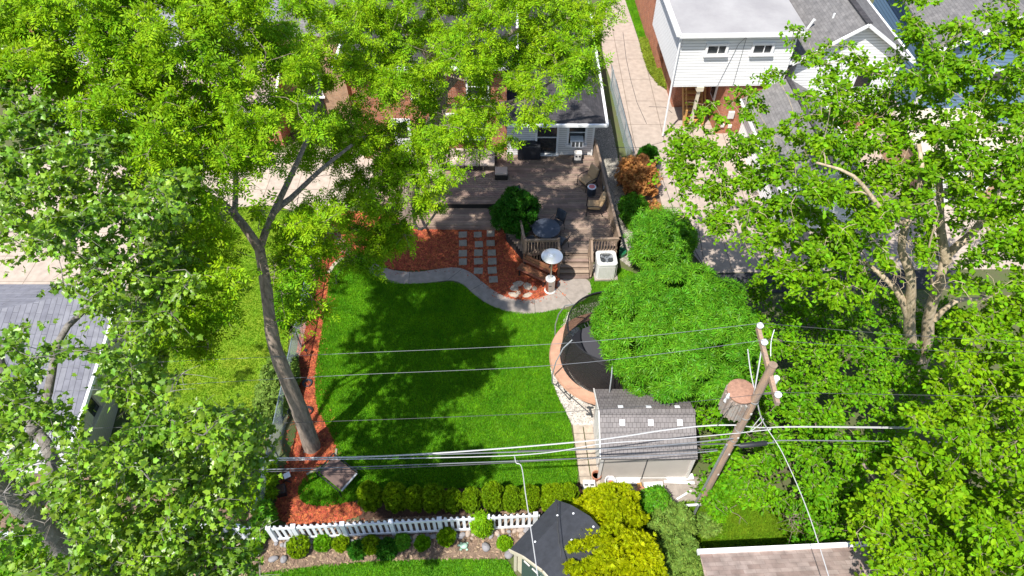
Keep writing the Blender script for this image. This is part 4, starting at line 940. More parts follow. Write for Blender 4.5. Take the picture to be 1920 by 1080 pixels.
# brown sling panel on black frame
q = at(634, 888, .4); K = thing('lounge_swing', 'tilted brown sling panel on thin black frame near the leaning trunk', 'lounger', (q.x, q.y, 0), math.radians(-37))
mb = MB(); mb.box((0, 0, .45), (1.05, .72, .03), ry=.0, rx=.12); mb.build('sling', 'brownpanel', K, world=False)
mb = MB(); mb.box((.55, 0, .45), (.06, .74, .05), rx=.12); mb.build('end_rail', 'metal', K, world=False)
mb = MB(); mb.bar((-.62, -.42, .38), (.55, -.42, .38), .035); mb.bar((-.62, .40, .52), (.55, .40, .52), .035); mb.bar((-.62, -.42, .38), (-.62, .4, .52), .035); mb.build('frame', 'black', K, world=False)
for x, y in ((-.6, -.42), (.5, -.42), (-.6, .4), (.5, .4)): mb = MB(); mb.bar((x, y, .42), (x * 1.05, y * 1.05, 0), .03); mb.build('leg', 'black', K, world=False)

# planter, lantern and small bits by the left fence
q = at(530, 925); K = thing('black_planter', 'black square planter on the mulch beside the left fence', 'planter', q)
mb = MB(); mb.box((0, 0, .17), (.30, .30, .34), rz=.3, top=1.12); mb.build('box', 'black', K, world=False, bevel=.015)
mb = MB(); mb.box((0, 0, .335), (.27, .27, .02), rz=.3); mb.build('soil', 'dark_mulch', K, world=False)
q = at(540, 900); K = thing('folding_stool', 'small folding stool with white seat on the mulch near the planter', 'stool', q)
mb = MB(); mb.box((.05, 0, .36), (.22, .20, .02), rz=.5); mb.build('seat', 'porcelain', K, world=False)
for s in (-1, 1): mb = MB(); mb.bar((-.15, s * .1, 0), (.15, s * .1, .36), .025); mb.bar((.15, s * .1, 0), (-.15, s * .1, .36), .025); mb.build('leg', 'black', K, world=False)
for (x, y), m_, nm, lab in (((577, 720), 'navy', 'water_dish', 'dark blue round dish on the mulch strip beside the trunk'), ((578, 772), 'black', 'drain_cap', 'black round bowl at the mulch edge right of the trunk'), ((578, 668), 'black', 'garden_spike', 'small black garden light on the mulch strip above the dish')):
    q = at(x, y); mb = MB()
    if nm == 'garden_spike': mb.tube([q, q + Vector((0, 0, .4))], .015); mb.lathe([(.07, .4), (.05, .46), (0, .5)], q, 12)
    else: mb.lathe([(.13, 0), (.19, .10), (.17, .10), (.12, .03), (0, .02)], q, 20)
    tag(mb.build(nm, m_, smooth=True), lab, nm.replace('_', ' '))

# red pot by the garage
q = at(250, 735); K = thing('red_planter', 'round pink-red planter beside the cream garage wall', 'planter', q)
mb = MB(); mb.lathe([(.22, 0), (.30, .30), (.33, .32), (.30, .33), (.27, .27)], q, 24, close=True); mb.build('pot', 'pink', K, smooth=True)
mb = MB(); mb.lathe([(.27, .27), (0, .28)], q, 20); mb.build('soil', 'dark_mulch', K)
mb = MB(); mb.tube([(q.x + .3 * math.cos(a), q.y, .33 + .35 * math.sin(a)) for a in np.linspace(0, math.pi, 12)], .01, 4); mb.build('handle', 'cable', K)

# ---------------------------------------------------------------- garden shed (plastic)
H = thing('garden_shed', 'pale resin garden shed with brown-grey tiled roof beside the trampoline', 'shed', (4.4, 10.4, 0))
sw = P(1123, 899); se2 = P(1280, 899); sx0, sx1, sy0 = sw.x, se2.x + .05, sw.y; sy1 = sy0 + 2.45; ym = (sy0 + sy1) / 2; ze, zr = 1.72, 2.36
mb = MB(); rect_walls(mb, sx0, sx1, sy0, sy1, 0, ze); mb.build('wall', 'shed_wall', H)
mb = MB()
for s, x in ((-1, sx0), (1, sx1)):
    V = [(x, sy0, ze), (x, sy1, ze), (x, ym, zr), (x - s * .06, sy0, ze), (x - s * .06, sy1, ze), (x - s * .06, ym, zr)]; mb.add(V, [(0, 1, 2), (5, 4, 3), (0, 3, 4, 1), (1, 4, 5, 2), (2, 5, 3, 0)])
mb.build('gable_panel', 'shed_wall', H)
mb = MB(); ov = .10
for y0, y1 in ((sy0 - ov, ym), (sy1 + ov, ym)):
    a = ze - .04
    V = [(sx0 - .1, y0, a + .03), (sx1 + .1, y0, a + .03), (sx1 + .1, ym, zr + .04), (sx0 - .1, ym, zr + .04)]; V += [(x, y, z - .06) for x, y, z in V]
    F = [(0, 1, 2, 3), (7, 6, 5, 4), (0, 4, 5, 1), (1, 5, 6, 2), (3, 7, 4, 0)]
    if y0 > ym: F = [tuple(reversed(f)) for f in F]
    mb.add(V, F)
mb.build('roof', 'roof_shed', H)
mb = MB(); mb.bar((sx0 - .11, ym, zr + .045), (sx1 + .11, ym, zr + .045), .2, .04); mb.build('ridge_cap', 'roof_shed', H)
mb = MB()
for y0 in (sy0 - ov, sy1 + ov): mb.bar((sx0 - .13, y0, ze - .02), (sx0 - .13, ym, zr + .03), .04, .09)
mb.build('rake_trim', 'shed_trim', H)
for x in (sx0 - .03, sx1 + .03): mb = MB(); mb.bar((x, sy0 - .02, 0), (x, sy0 - .02, ze), .08); mb.build('corner_trim', 'shed_trim', H)
mb = MB(); mb.box((sx0 - .03, ym - .42, .88), (.05, .8, 1.6)); mb.box((sx0 - .03, ym + .42, .88), (.05, .8, 1.6)); mb.build('door', 'shed_trim', H, bevel=.02)
mb = MB(); mb.box((sx0 + 1.45, sy0 - .008, ze / 2), (.03, .02, ze - .1)); mb.build('panel_joint', 'acdark', H)
sl = (zr + .08 - ze) / (ym - sy0 + ov)
for fx in (.62, 1.55, 2.5):
    mb = MB(); yy = ym - .32; mb.box((sx0 + fx, yy, ze - .01 + sl * (yy - sy0 + ov) + .02), (.17, .20, .02), rx=math.atan(sl)); mb.build('skylight', 'vinyl', H)
    mb = MB(); yy = ym + .26; mb.box((sx0 + fx, yy, ze - .01 + sl * (sy1 + ov - yy) + .02), (.17, .14, .02), rx=-math.atan(sl)); mb.build('skylight', 'vinyl', H)

# dark playhouse shed, gambrel roof
e1 = P(960, 1026, 1.75); e2 = P(1043, 937, 1.75); ax = Vector((e2.x - e1.x, e2.y - e1.y, 0)); LL = ax.length; ax.normalize(); pr = Vector((ax.y, -ax.x, 0))
H = thing('dark_shed', 'cream wooden shed with dark slate roof and green door behind the golden cypress', 'shed', (e1.x, e1.y, 0))
W = 2.5; PR = [(0, 1.75), (.55, 2.25), (W / 2, 2.55), (W - .55, 2.25), (W, 1.75)]
o_ = Vector((e1.x, e1.y, 0))
def pt(s, w, z): return o_ + ax * s + pr * w + Vector((0, 0, z))
mb = MB()
for i in range(4):
    (a, za), (b, zb) = PR[i], PR[i + 1]; V = [pt(-.08, a, za), pt(LL, a, za), pt(LL, b, zb), pt(-.08, b, zb)]; V += [v - Vector((0, 0, .07)) for v in V]
    mb.add(V, [(0, 3, 2, 1), (4, 5, 6, 7), (0, 1, 5, 4), (1, 2, 6, 5), (2, 3, 7, 6), (3, 0, 4, 7)])
mb.build('roof', 'roof_slate', H)
mb = MB(); q = [pt(.06, a, 0) for a in (.1, W - .1)] + [pt(LL - .1, a, 0) for a in (W - .1, .1)]; mb.prism([(p.x, p.y) for p in q], 0, 1.68)
V = [pt(.06, a * .96 + .05, z - .08) for a, z in PR] + [pt(.16, a * .96 + .05, z - .08) for a, z in PR]; mb.add(V, [(0, 1, 2, 3, 4), (9, 8, 7, 6, 5)]); mb.build('wall', 'cream', H)
mb = MB()
for i in range(4):
    (a, za), (b, zb) = PR[i], PR[i + 1]; mb.bar(pt(-.1, a, za - .09), pt(-.1, b, zb - .09), .04, .13)
mb.build('rake_trim', 'cream', H)
for w_ in (.12, W - .12): mb = MB(); mb.bar(pt(.02, w_, 0), pt(.02, w_, 1.7), .09); mb.build('corner_trim', 'cream', H)
mb = MB(); q = [pt(0, .4, 0), pt(0, W - .4, 0), pt(.05, W - .4, 0), pt(.05, .4, 0)]; mb.prism([(p.x, p.y) for p in q], .08, 1.78); d = mb.build('door', 'door_green', H)
mb = MB()
for i in range(5): mb.bar(pt(-.02, .5 + i * .32, 1.62), pt(-.02, .72 + i * .32, 1.62), .03, .05)
mb.build('hinge_trim', 'shed_trim', d)
mb = MB()
for s, w_ in ((LL * .9, .8), (LL * .75, .45), (LL * .55, 1.3), (.45, .5), (LL * .93, 1.5)): 
    z = np.interp(w_, [a for a, b in PR], [b for a, b in PR]); mb.lathe([(.035, 0), (.03, .02), (0, .025)], pt(s, w_, z), 10)
mb.build('nail_patches', 'vinyl', H)
mb = MB(); cc = []
for k in range(9):
    t = k / 8; px = 1042 + 6 * t + (2 if k % 2 else 0) + (t > .6) * (t - .6) * 10; py = 937 + 108 * t
    best = P(px, py, 2.1)
    for _ in range(6):
        w_ = (best - o_).dot(pr); z = float(np.interp(w_, [a for a, b in PR], [b for a, b in PR])); best = P(px, py, z + .01)
    cc.append(best)
mb.tube(cc, .018, 5); tag(mb.build('loose_cable', 'wire'), 'black cable lying across the dark slate shed roof', 'cable')

# things behind the resin shed
def junk(name, m_, lab, cat, fn, **kw):
    mb = MB(); fn(mb); return tag(mb.build(name, m_, **kw), lab, cat)
q = at(1104, 914); mbk = thing('concrete_block', 'pale hollow concrete block at the end of the paver walk', 'block', q)
mb = MB(); mb.box((0, 0, .1), (.42, .38, .2)); mb.build('block', 'shed_trim', mbk, world=False, bevel=.01)
mb = MB()
for x in (-.1, .1):
    for y in (-.15, .0): mb.box((x, y, .195), (.13, .06, .02))
mb.build('hollows', 'acdark', mbk, world=False)
q = at(1117, 898); K = thing('terracotta_pot', 'empty terracotta pot at the corner of the resin shed', 'pot', q)
mb = MB(); mb.lathe([(.11, 0), (.15, .26), (.17, .27), (.17, .32), (.14, .32), (.13, .2)], q, 20, close=True); mb.build('pot', 'terracotta', K, smooth=True)
mb = MB(); mb.lathe([(.13, .2), (0, .2)], q, 16); mb.build('soil', 'dirt', K)
q = at(1143, 908); K = thing('white_bucket', 'white bucket filled with red items behind the resin shed', 'bucket', q)
mb = MB(); mb.lathe([(.15, 0), (.19, .26), (.19, .27), (.165, .27), (.15, .15)], q, 24, close=True); mb.build('bucket', 'porcelain', K, smooth=True)
mb = MB(); rd = random.Random(9)
for k in range(5): mb.blob((q.x + rd.uniform(-.07, .07), q.y + rd.uniform(-.07, .07), .2 + rd.uniform(0, .04)), (.06, .04, .03), k)
mb.build('contents', 'red', K, smooth=True)
bd = [((1146, 893), (1290, 893), .14, 'long white board lying against the shed wall', .12), ((1153, 902), (1200, 903), .2, 'short white board below the bucket side', .06), ((1208, 910), (1243, 909), .22, 'wide white panel lying on the junk pile', .14), ((1245, 903), (1302, 905), .1, 'white board at the right end of the shed wall', .08), ((1250, 897), (1300, 893), .2, 'white board leaning under the vine edge', .16), ((1216, 916), (1232, 932), .08, 'narrow white stick pointing down from the panel', .05), ((1269, 936), (1296, 920), .06, 'narrow white stick slanting on the slab', .04), ((1264, 949), (1314, 946), .07, 'white rail of the broken fence below the slab', .5)]
for a, b, w_, lab, z in bd:
    mb = MB(); mb.bar(P(*a, z), P(*b, z), w_, .04); tag(mb.build('white_board', 'white', bevel=.004), lab, 'board', 'white boards behind the shed')
mb = MB(); mb.bar(P(1198, 905, .16), P(1202, 922, .16), .15, .04); tag(mb.build('wooden_plank', 'yellow_wood', bevel=.004), 'short yellow plank across the white boards', 'plank')
q = at(1201, 925); mb = MB(); mb.lathe([(.1, 0), (.14, .2), (.15, .24), (0, .245)], q, 16); tag(mb.build('clay_pot', 'terracotta'), 'upturned clay pot below the yellow plank', 'pot')
q = at(1161, 917); mb = MB(); mb.box((q.x, q.y, .05), (.34, .26, .1), rz=.5); tag(mb.build('stone_slab', 'flag', bevel=.02), 'pale stone slab beside the white bucket', 'stone')
mb = MB(); q = at(1294, 978); mb.bar(q, q + Vector((0, 0, 1.3)), .06); tag(mb.build('fence_post', 'metal'), 'grey metal post in the bright grass below the slab', 'post')

# ---------------------------------------------------------------- fences
def picket_fence(a, b, label, step=.19, h=1.05, gatecap=True):
    a = Vector(a); b = Vector(b); d = (b - a); L = d.length; d.normalize(); nrm = Vector((d.y, -d.x, 0)); rz = math.atan2(d.y, d.x)
    F = thing('picket_fence', label, 'fence', a, rz)
    for z in (.16, h - .10): mb = MB(); mb.box((L / 2, -.075, z), (L, .035, .12)); mb.build('rail', 'vinyl', F, world=False)
    first = None; n = int(L / step)
    for i in range(n):
        x = (i + .5) * step
        if i % 8 == 4: continue
        if first is None:
            mb = MB(); mb.box((0, 0, (h - .04) / 2 + .03), (.095, .03, h - .07)); mb.add([(-.0475, -.015, h - .005), (.0475, -.015, h - .005), (0, -.015, h + .06), (-.0475, .015, h - .005), (.0475, .015, h - .005), (0, .015, h + .06)], [(0, 1, 2), (5, 4, 3), (0, 2, 5, 3), (1, 4, 5, 2)])
            first = mb.build('picket', 'vinyl', F, world=False); first.location = (x, -.04, 0)
        else: c = first.copy(); col.objects.link(c); c.parent = F; c.location = (x, -.04, 0)
    fp = None
    for i in range(n + 1):
        if i % 8 != 4 and i not in (0,): continue
        x = (i + .5) * step
        if fp is None:
            mb = MB(); mb.box((0, -.04, h / 2 - .01), (.13, .13, h - .01)); mb.box((0, -.04, h + .01), (.15, .15, .03)); fp = mb.build('post', 'vinyl', F, world=False); fp.location = (x, -.02, 0)
        else: c = fp.copy(); col.objects.link(c); c.parent = F; c.location = (x, -.02, 0)
    return F
picket_fence(P(514, 1010), P(1010, 985), 'white picket fence between the hedge and the rock-edged bed')
picket_fence(P(418, 1002), P(500, 1012), 'short white picket gate section at the corner of the lawn')
picket_fence(P(-60, 1024), P(410, 1001), 'white picket fence under the maple leaves at the left edge')
def chainlink(a, b, label, h=1.25):
    a = Vector(a); b = Vector(b); d = b - a; L = d.length; d.normalize(); F = thing('chainlink_fence', label, 'fence', a, math.atan2(d.y, d.x))
    mb = MB(); s = .11; n = int(L / s); r = .006
    V = []; Fc = []
    for i in range(-int(h / s), n):
        for sg in (1, -1):
            x0, z0 = (i * s, 0) if sg == 1 else (i * s, h); x1, z1 = x0 + h, (h if sg == 1 else 0)
            if x0 < 0: t = -x0; x0 = 0; z0 += sg * t
            if x1 > L: t = x1 - L; x1 = L; z1 -= sg * t
            if x1 - x0 < .02: continue
            mb.bar((x0, 0, z0), (x1, 0, z1), r)
    mb.build('wire_mesh', 'link', F, world=False)
    mb = MB(); mb.tube([(0, 0, h), (L, 0, h)], .022, 6); mb.build('top_rail', 'link', F, world=False)
    for i in range(int(L / 2.4) + 1):
        mb = MB(); x = min(i * 2.4, L); mb.tube([(x, 0, 0), (x, 0, h + .06)], .03, 8); mb.build('post', 'link', F, world=False)
    return F
chainlink(P(497, 985), P(606, 455), 'grey chain-link fence between the red mulch strip and the left yard')
chainlink(P(1182, 322), P(1143, 160), 'grey chain-link fence along the gravel strip and driveway')
F = thing('low_timber_wall', 'low dark timber edging between the deck railing and the gravel strip', 'wall', P(1116, 300), 0)
mb = MB(); mb.bar(P(1115, 265, .2), P(1150, 420, .2), .08, .4); mb.build('boards', 'rail', F)
mb = MB(); mb.box(P(1093, 925, .2) , (.9, .1, .35)); tag(mb.build('brick_edge', 'terracotta'), 'red-brown timber edging at the right end of the hedge', 'edging')

# ---------------------------------------------------------------- utility pole and wires
pb = P(1310, 945); PT = Vector((6.39, pb.y, 8.15))
U = thing('utility_pole', 'weathered wooden utility pole rising out of the vines', 'utility pole', pb)
mb = MB(); mb.tube([pb, pb.lerp(PT, .5), PT], [.135, .122, .105], 14); mb.build('shaft', 'pole', U, smooth=True)
mb = MB(); o4 = Vector((-.15, -.06, 0)); mb.tube([pb + o4 + Vector((0, 0, .05)), pb.lerp(PT, .35) + o4, pb.lerp(PT, .52) + o4], .035, 8); mb.build('conduit', 'metal', U, smooth=True)
for t_ in (.55, .62, .7, .8): mb = MB(); mb.lathe([(.125, -.02), (.13, 0), (.125, .02)], pb.lerp(PT, t_), 14); mb.build('metal_band', 'metal', U)
for t_ in (.3, .46, .58, .74): q = pb.lerp(PT, t_); mb = MB(); mb.box(q + Vector((.03, -.125, 0)), (.05, .015, .07)); mb.build('tag', 'ac', U)
c1 = P(1421, 614, 7.75); c2 = P(1458, 758, 7.75)
mb = MB(); mb.bar(c1, c2, .10, .13); mb.build('crossarm', 'pole', U)
mb = MB(); m_ = c1.lerp(c2, .25); mb.bar(m_ - Vector((0, 0, .05)), PT - Vector((.12, 0, 1.3)), .03, .05); m_ = c1.lerp(c2, .85); mb.bar(m_ - Vector((0, 0, .05)), PT - Vector((-.1, 0, 1.3)), .03, .05); mb.build('brace', 'metal', U)
INS = [c1.lerp(c2, t) + Vector((0, 0, .07)) for t in (.03, .26, .93)]
for q in INS: mb = MB(); mb.lathe([(.03, 0), (.03, .06), (.085, .07), (.09, .12), (.05, .15), (.05, .18), (0, .2)], q, 14); mb.build('insulator', 'porcelain', U, smooth=True)
mb = MB(); q = PT + Vector((.16, -.1, -.75)); mb.tube([q, q + Vector((.03, 0, .35))], .075, 12); mb.build('cutout_fuse', 'porcelain', U, smooth=True)
mb = MB(); mb.lathe([(.105, 0), (.107, .02), (0, .022)], PT, 14); mb.build('pole_cap', 'rail', U)
# transformer
tb = P(1391, 735, 6.6); tt = Vector((tb.x - .05, tb.y + .05, 0)); zt = 6.55
tx, ty = P(1391, 733, zt).x, P(1391, 733, zt).y
TR = thing('transformer', 'rusty finned transformer can mounted on the utility pole', 'transformer', (tx, ty, zt - .9))
c = Vector((tx, ty, 0))
mb = MB(); mb.lathe([(.30, zt - 1.0), (.34, zt - .96), (.34, zt - .04)], c, 24); mb.build('tank', 'tank', TR, smooth=True)
mb = MB(); mb.lathe([(.38, zt - .05), (.385, zt), (.30, zt + .035), (0, zt + .05)], c, 28); mb.build('lid', 'rust', TR, smooth=True)
for k in range(12):
    a = math.radians(120 + k * 20); mb = MB(); mb.box((c.x + .37 * math.cos(a), c.y + .37 * math.sin(a), zt - .52), (.09, .045, .78), rz=a); mb.build('cooling_fin', 'tank', TR)
mb = MB(); mb.box((c.x + .30, c.y - .0, zt - .35), (.45, .1, .08)); mb.box((c.x + .3, c.y, zt - .7), (.5, .1, .08)); mb.build('mounting_bracket', 'metal', TR)
for dz, dx in ((-.1, -.36), (-.28, -.38)): mb = MB(); mb.lathe([(.03, 0), (.06, .05), (.05, .1), (.03, .2), (0, .22)], c + Vector((dx, -.1, zt + dz - .1)), 12); mb.build('bushing', 'porcelain', TR, smooth=True)

def wire(name, pts, r, m_, lab, cat='cable', n=12, sag=0.0, sub=10):
    pts = [Vector(p) for p in pts]; out = []
    for i in range(len(pts) - 1):
        a, b = pts[i], pts[i + 1]
        p0 = pts[i - 1] if i else a; p3 = pts[i + 2] if i + 2 < len(pts) else b
        for k in range(sub):
            t = k / sub; out.append(.5 * ((2 * a) + (-p0 + b) * t + (2 * p0 - 5 * a + 4 * b - p3) * t * t + (-p0 + 3 * a - 3 * b + p3) * t ** 3) - Vector((0, 0, sag * math.sin(math.pi * t))))
    out.append(pts[-1]); mb = MB(); mb.tube(out, r, 5); return tag(mb.build(name, m_, smooth=True), lab, cat)
ZP = 7.95
wire('power_line', [P(-120, 698, ZP), P(620, 664, ZP - .1), P(1080, 642, ZP), INS[0] + Vector((0, 0, .2))], .006, 'wire_grey', 'topmost thin power line crossing the lawn, from the crossarm end to the left')
wire('power_line', [P(-120, 748, ZP), P(600, 706, ZP - .1), P(1060, 683, ZP), INS[1] + Vector((0, 0, .2))], .006, 'wire_grey', 'second thin power line crossing the lawn, from the middle insulator')
wire('power_line', [P(-120, 810, ZP), P(560, 792, ZP - .1), P(1110, 769, ZP), INS[2] + Vector((0, 0, .2))], .006, 'wire', 'third thin power line crossing the lawn, from the near insulator')
wire('power_line', [INS[0] + Vector((0, 0, .2)), P(1790, 634, ZP), P(2300, 655, ZP)], .006, 'wire', 'topmost thin power line running right from the crossarm through the trees')
wire('power_line', [INS[1] + Vector((0, 0, .2)), P(1800, 659, ZP), P(2300, 668, ZP)], .006, 'wire', 'second thin power line running right from the crossarm through the trees')
wire('power_line', [INS[2] + Vector((0, 0, .2)), P(1800, 742, ZP), P(2300, 750, ZP)], .006, 'wire', 'third thin power line running right from the near insulator')
ZC = 5.0
pc = P(1383, 806, ZC)
wire('telephone_cable', [P(-150, 858, ZC), P(515, 859, ZC - .25), P(780, 852, ZC - .25), P(1090, 828, ZC - .1), P(1250, 806, ZC), P(1330, 798, ZC + .1), P(1380, 797, ZC + .2)], .021, 'cable', 'thick white cable, highest of the bundle crossing above the hedge')
wire('telephone_cable', [P(-150, 880, ZC - .1), P(250, 868, ZC - .2), P(515, 863, ZC - .3), P(960, 854, ZC - .3), P(1130, 832, ZC - .1), P(1260, 823, ZC), P(1385, 812, ZC)], .014, 'cable', 'second thick white cable, just under the highest of the bundle')
wire('telephone_cable', [P(-150, 870, ZC - .2), P(510, 860, ZC - .35), P(950, 848, ZC - .35), P(1200, 838, ZC - .2), P(1375, 822, ZC - .1)], .018, 'wire_grey', 'grey cable running inside the white cable bundle')
wire('telephone_cable', [P(-150, 892, ZC - .4), P(510, 880, ZC - .6), P(870, 868, ZC - .6), P(1130, 858, ZC - .5), P(1250, 853, ZC - .4), P(1345, 845, ZC - .3)], .015, 'wire_grey', 'grey cable below the white bundle crossing the lawn')
wire('telephone_cable', [P(-150, 897, ZC - .4), P(510, 884, ZC - .6), P(860, 872, ZC - .6), P(1130, 857, ZC - .5), P(1250, 847, ZC - .4), P(1345, 842, ZC - .3)], .014, 'wire', 'thin dark twisted cable beside the lower grey cable')
wire('telephone_cable', [P(970, 846, ZC - .3), P(1100, 842, ZC - .3), P(1240, 836, ZC - .3), P(1360, 832, ZC - .2)], .022, 'wire', 'black cable between the white bundle and the lower grey cable')
wire('telephone_cable', [P(1380, 797, ZC + .2), P(1435, 802, ZC), P(1550, 800, ZC), P(2200, 806, ZC - 1.4)], .017, 'cable', 'white cable running right from the pole into the trees')
wire('telephone_cable', [P(1385, 812, ZC), P(1440, 806, ZC), P(1530, 801, ZC), P(2200, 812, ZC - 1.4)], .014, 'cable', 'thinner white cable running right beside the thick one')
wire('telephone_cable', [P(1375, 835, ZC - .4), P(1450, 830, ZC - .4), P(1530, 826, ZC - .4), P(2200, 836, ZC - 1.8)], .016, 'wire_grey', 'grey lower cable running right from the pole')
mb = MB(); mb.tube([P(1384, 836, ZC - .45), P(1388, 836, ZC - .45), P(1436, 831, ZC - .45), P(1440, 831, ZC - .45)], [.03, .075, .075, .03], 12); tag(mb.build('splice_case', 'dark', smooth=True), 'black cylindrical splice case hanging right of the pole', 'splice case')
wire('service_drop', [P(965, 856, ZC - .28), P(968, 868, ZC - .25), P(978, 876, ZC - .2), P(986, 930, ZC), P(998, 1010, ZC + .1), P(1014, 1120, ZC + .2)], .013, 'cable', 'white service cable dropping from the bundle over the dark shed')
wire('service_drop', [P(1440, 806, ZC), P(1470, 855, ZC), P(1515, 960, ZC + .1), P(1566, 1120, ZC + .2)], .013, 'cable', 'white service cable dropping from the pole over the brown roof')
wire('service_drop', [P(1402, 655, 6.9), P(1408, 700, 6.8), P(1420, 755, 6.2), P(1428, 785, 5.5), P(1440, 806, ZC)], .016, 'cable', 'white drip cable running down beside the transformer to the bundle')
wire('service_drop', [P(1428, 780, 5.6), P(1412, 800, ZC + .2), P(1408, 808, ZC), P(1425, 795, ZC + .2), P(1432, 785, 5.4)], .012, 'cable', 'looped white cable knot right of the pole')
wire('service_drop', [P(1452, 618, 7.9), P(1446, 640, 7.8), P(1445, 668, 7.7)], .010, 'porcelain', 'short pale jumper wire hanging at the crossarm')
wire('service_drop', [P(1385, 748, 6.5), P(1360, 775, 5.9), P(1344, 800, 5.2)], .009, 'wire', 'thin black jumper from transformer down to the cables')

# ---------------------------------------------------------------- garden bed bits
rk = []
for k in range(3):
    mb = MB(); mb.blob((0, 0, .06), (.15, .12, .09), 20 + k, .12, 12, 8); o = mb.build('river_rock', ('rock', 'rock2', 'rock')[k], smooth=True); rk.append(o)
rd = random.Random(31); used = [False] * 3; cnt = 0
def rock(x, y, s, kk, lab='rounded river rock in the row along the foot of the picket fence', grp='river rocks along the picket fence'):
    q = at(x, y)
    if used[kk]: o = rk[kk].copy(); col.objects.link(o)
    else: o = rk[kk]; used[kk] = True
    o.location = q; o.rotation_euler = (0, 0, rd.uniform(0, 6.28)); o.scale = (s * rd.uniform(.8, 1.15), s * rd.uniform(.85, 1.2), s * rd.uniform(.8, 1.1)); tag(o, lab, 'rock', grp)
for i in range(46):
    x = 518 + i * 10.9; y = 1021 - (x - 515) * .058 + rd.uniform(-1, 3.5); rock(x, y, rd.uniform(.52, .86), rd.choice((0, 0, 1, 2)))
for i in range(22):
    x = 560 + i * 20 + rd.uniform(-5, 5); y = 1029 - (x - 515) * .058 + rd.uniform(-1, 3); rock(x, y, rd.uniform(.4, .75), rd.choice((0, 1, 2)))
rock(445, 1026, 1.3, 1, 'pale tan stone lying left of the small potted plant', None)
rock(513, 1049, .95, 0, 'grey stone left of its twin at the lower left of the bed', None); rock(533, 1050, .95, 2, 'grey stone right of its twin at the lower left of the bed', None)
rock(911, 1027, 1.0, 0, 'blue-grey stone right of the green turtle', None); rock(955, 1040, 1.3, 0, 'large pale stone at the corner of the dark shed', None)
q = at(870, 1025); K = thing('turtle_ornament', 'pale green glazed turtle in the planted bed', 'ornament', q)
mb = MB(); mb.blob((0, 0, .08), (.13, .10, .08), 5, .03, 14, 8); mb.build('shell', 'teal', K, world=False, smooth=True)
mb = MB(); mb.blob((-.16, .02, .07), (.05, .04, .04), 6, .03); mb.build('head', 'teal', K, world=False, smooth=True)
for x, y in ((-.1, .1), (.1, .1), (-.1, -.1), (.1, -.1)): mb = MB(); mb.blob((x, y, .03), (.045, .04, .03), 8, .03); mb.build('leg', 'teal', K, world=False, smooth=True)

# ---------------------------------------------------------------- trees
# crown layout: for every 40-pixel step of the view, which tree's foliage meets that sight line (capital = closed, small = open)
ROWS = """A7 a1 A4 a2 A1 B13 b1 .13 r2 .2 r2
A5 a2 A3 a2 A2 B14 b1 .8 r2 .3 R6
A9 a3 A2 B14 b1 .8 r4 .1 r1 R5
M1 A8 a1 A2 a1 A1 B13 b1 .6 r7 R7
M3 A9 a1 A1 B9 b4 .7 r5 R9
M4 A6 a1 A1 a2 A1 B8 b3 .6 r6 R10
M5 A7 a1 b2 B8 b3 .5 R4 r3 R10
M7 A5 a1 b3 B5 b3 .7 R17
M9 A2 .2 a1 b2 B4 b2 .9 R17
M9 A2 .1 a2 b2 B4 b1 .11 R16
M9 A2 .1 A2 a2 B3 b1 .13 R15
m3 M6 A2 .1 A3 b1 B3 .16 R13
m4 M5 A2 .1 A2 b3 B1 .17 r1 R5 r7
m5 M4 A2 .1 A2 .2 b1 .18 H2 R4 r7
m5 M3 A3 .2 A2 .20 H6 h1 H3 L3
m5 M3 A2 .2 A1 .22 H10 L3
m5 M4 a1 .25 H9 L4
m5 M3 .27 H9 L4
M2 m2 .1 M2 m1 .27 H9 L4
M2 m2 .2 M6 m1 .19 H11 L5
M3 m2 .1 M6 m1 .20 H10 L5
m3 M10 .20 H9 L6
m2 M10 .21 H8 L7
m2 M10 .21 H7 L8
m4 M6 m2 .24 H4 L8
m4 M7 m1 .25 h1 .3 L7
m1 M11 .29 L7""".split('\n')
CELLS = {}
for r, row in enumerate(ROWS):
    c = 0
    for tok in row.split():
        ch, n = tok[0], int(tok[1:])
        for k in range(n):
            if ch != '.': CELLS.setdefault(ch.upper(), []).append((c, r, ch.isupper()))
            c += 1
    assert c == 48, (r, c)
for ch in CELLS:                       # the crowns go on beyond the frame
    for c, r, dn in list(CELLS[ch]):
        if r == 0: CELLS[ch].append((c, -1, dn))
        if c == 0: CELLS[ch].append((-1, r, dn))
        if r == 26: CELLS[ch].append((c, 27, dn))
        if c == 47: CELLS[ch].append((48, r, dn))

GRID = np.zeros((27, 48)); 
for ch_, L_ in CELLS.items():
    for c_, r_, _ in L_:
        if 0 <= r_ < 27 and 0 <= c_ < 48: GRID[r_, c_] = 1
CLEAR = [([(585, 840), (560, 765), (520, 665), (506, 600), (500, 545), (487, 468), (455, 420), (425, 385)], 34), ([(487, 468), (512, 400), (545, 372), (590, 330)], 22),
         ([(1722, 690), (1706, 600), (1708, 520), (1690, 465), (1700, 425)], 30), ([(1706, 602), (1668, 530), (1625, 492)], 20), ([(1738, 640), (1742, 590), (1775, 480), (1835, 430)], 28), ([(1770, 480), (1764, 430), (1762, 350)], 18), ([(1752, 600), (1790, 565), (1850, 560)], 18),
         ([(1310, 930), (1385, 806), (1449, 685), (1430, 620)], 34), ([(1458, 690), (1458, 755)], 22), ([(1395, 725), (1378, 775)], 42), ([(10, 930), (60, 965), (120, 1025)], 26), ([(60, 800), (105, 860)], 22),
         ([(762, 400), (768, 350)], 18), ([(830, 225), (826, 185)], 16), ([(850, 300), (925, 300), (940, 325)], 24), ([(955, 215), (1040, 170)], 12), ([(1300, 975), (1490, 985)], 30), ([(990, 330), (1100, 330)], 40)]
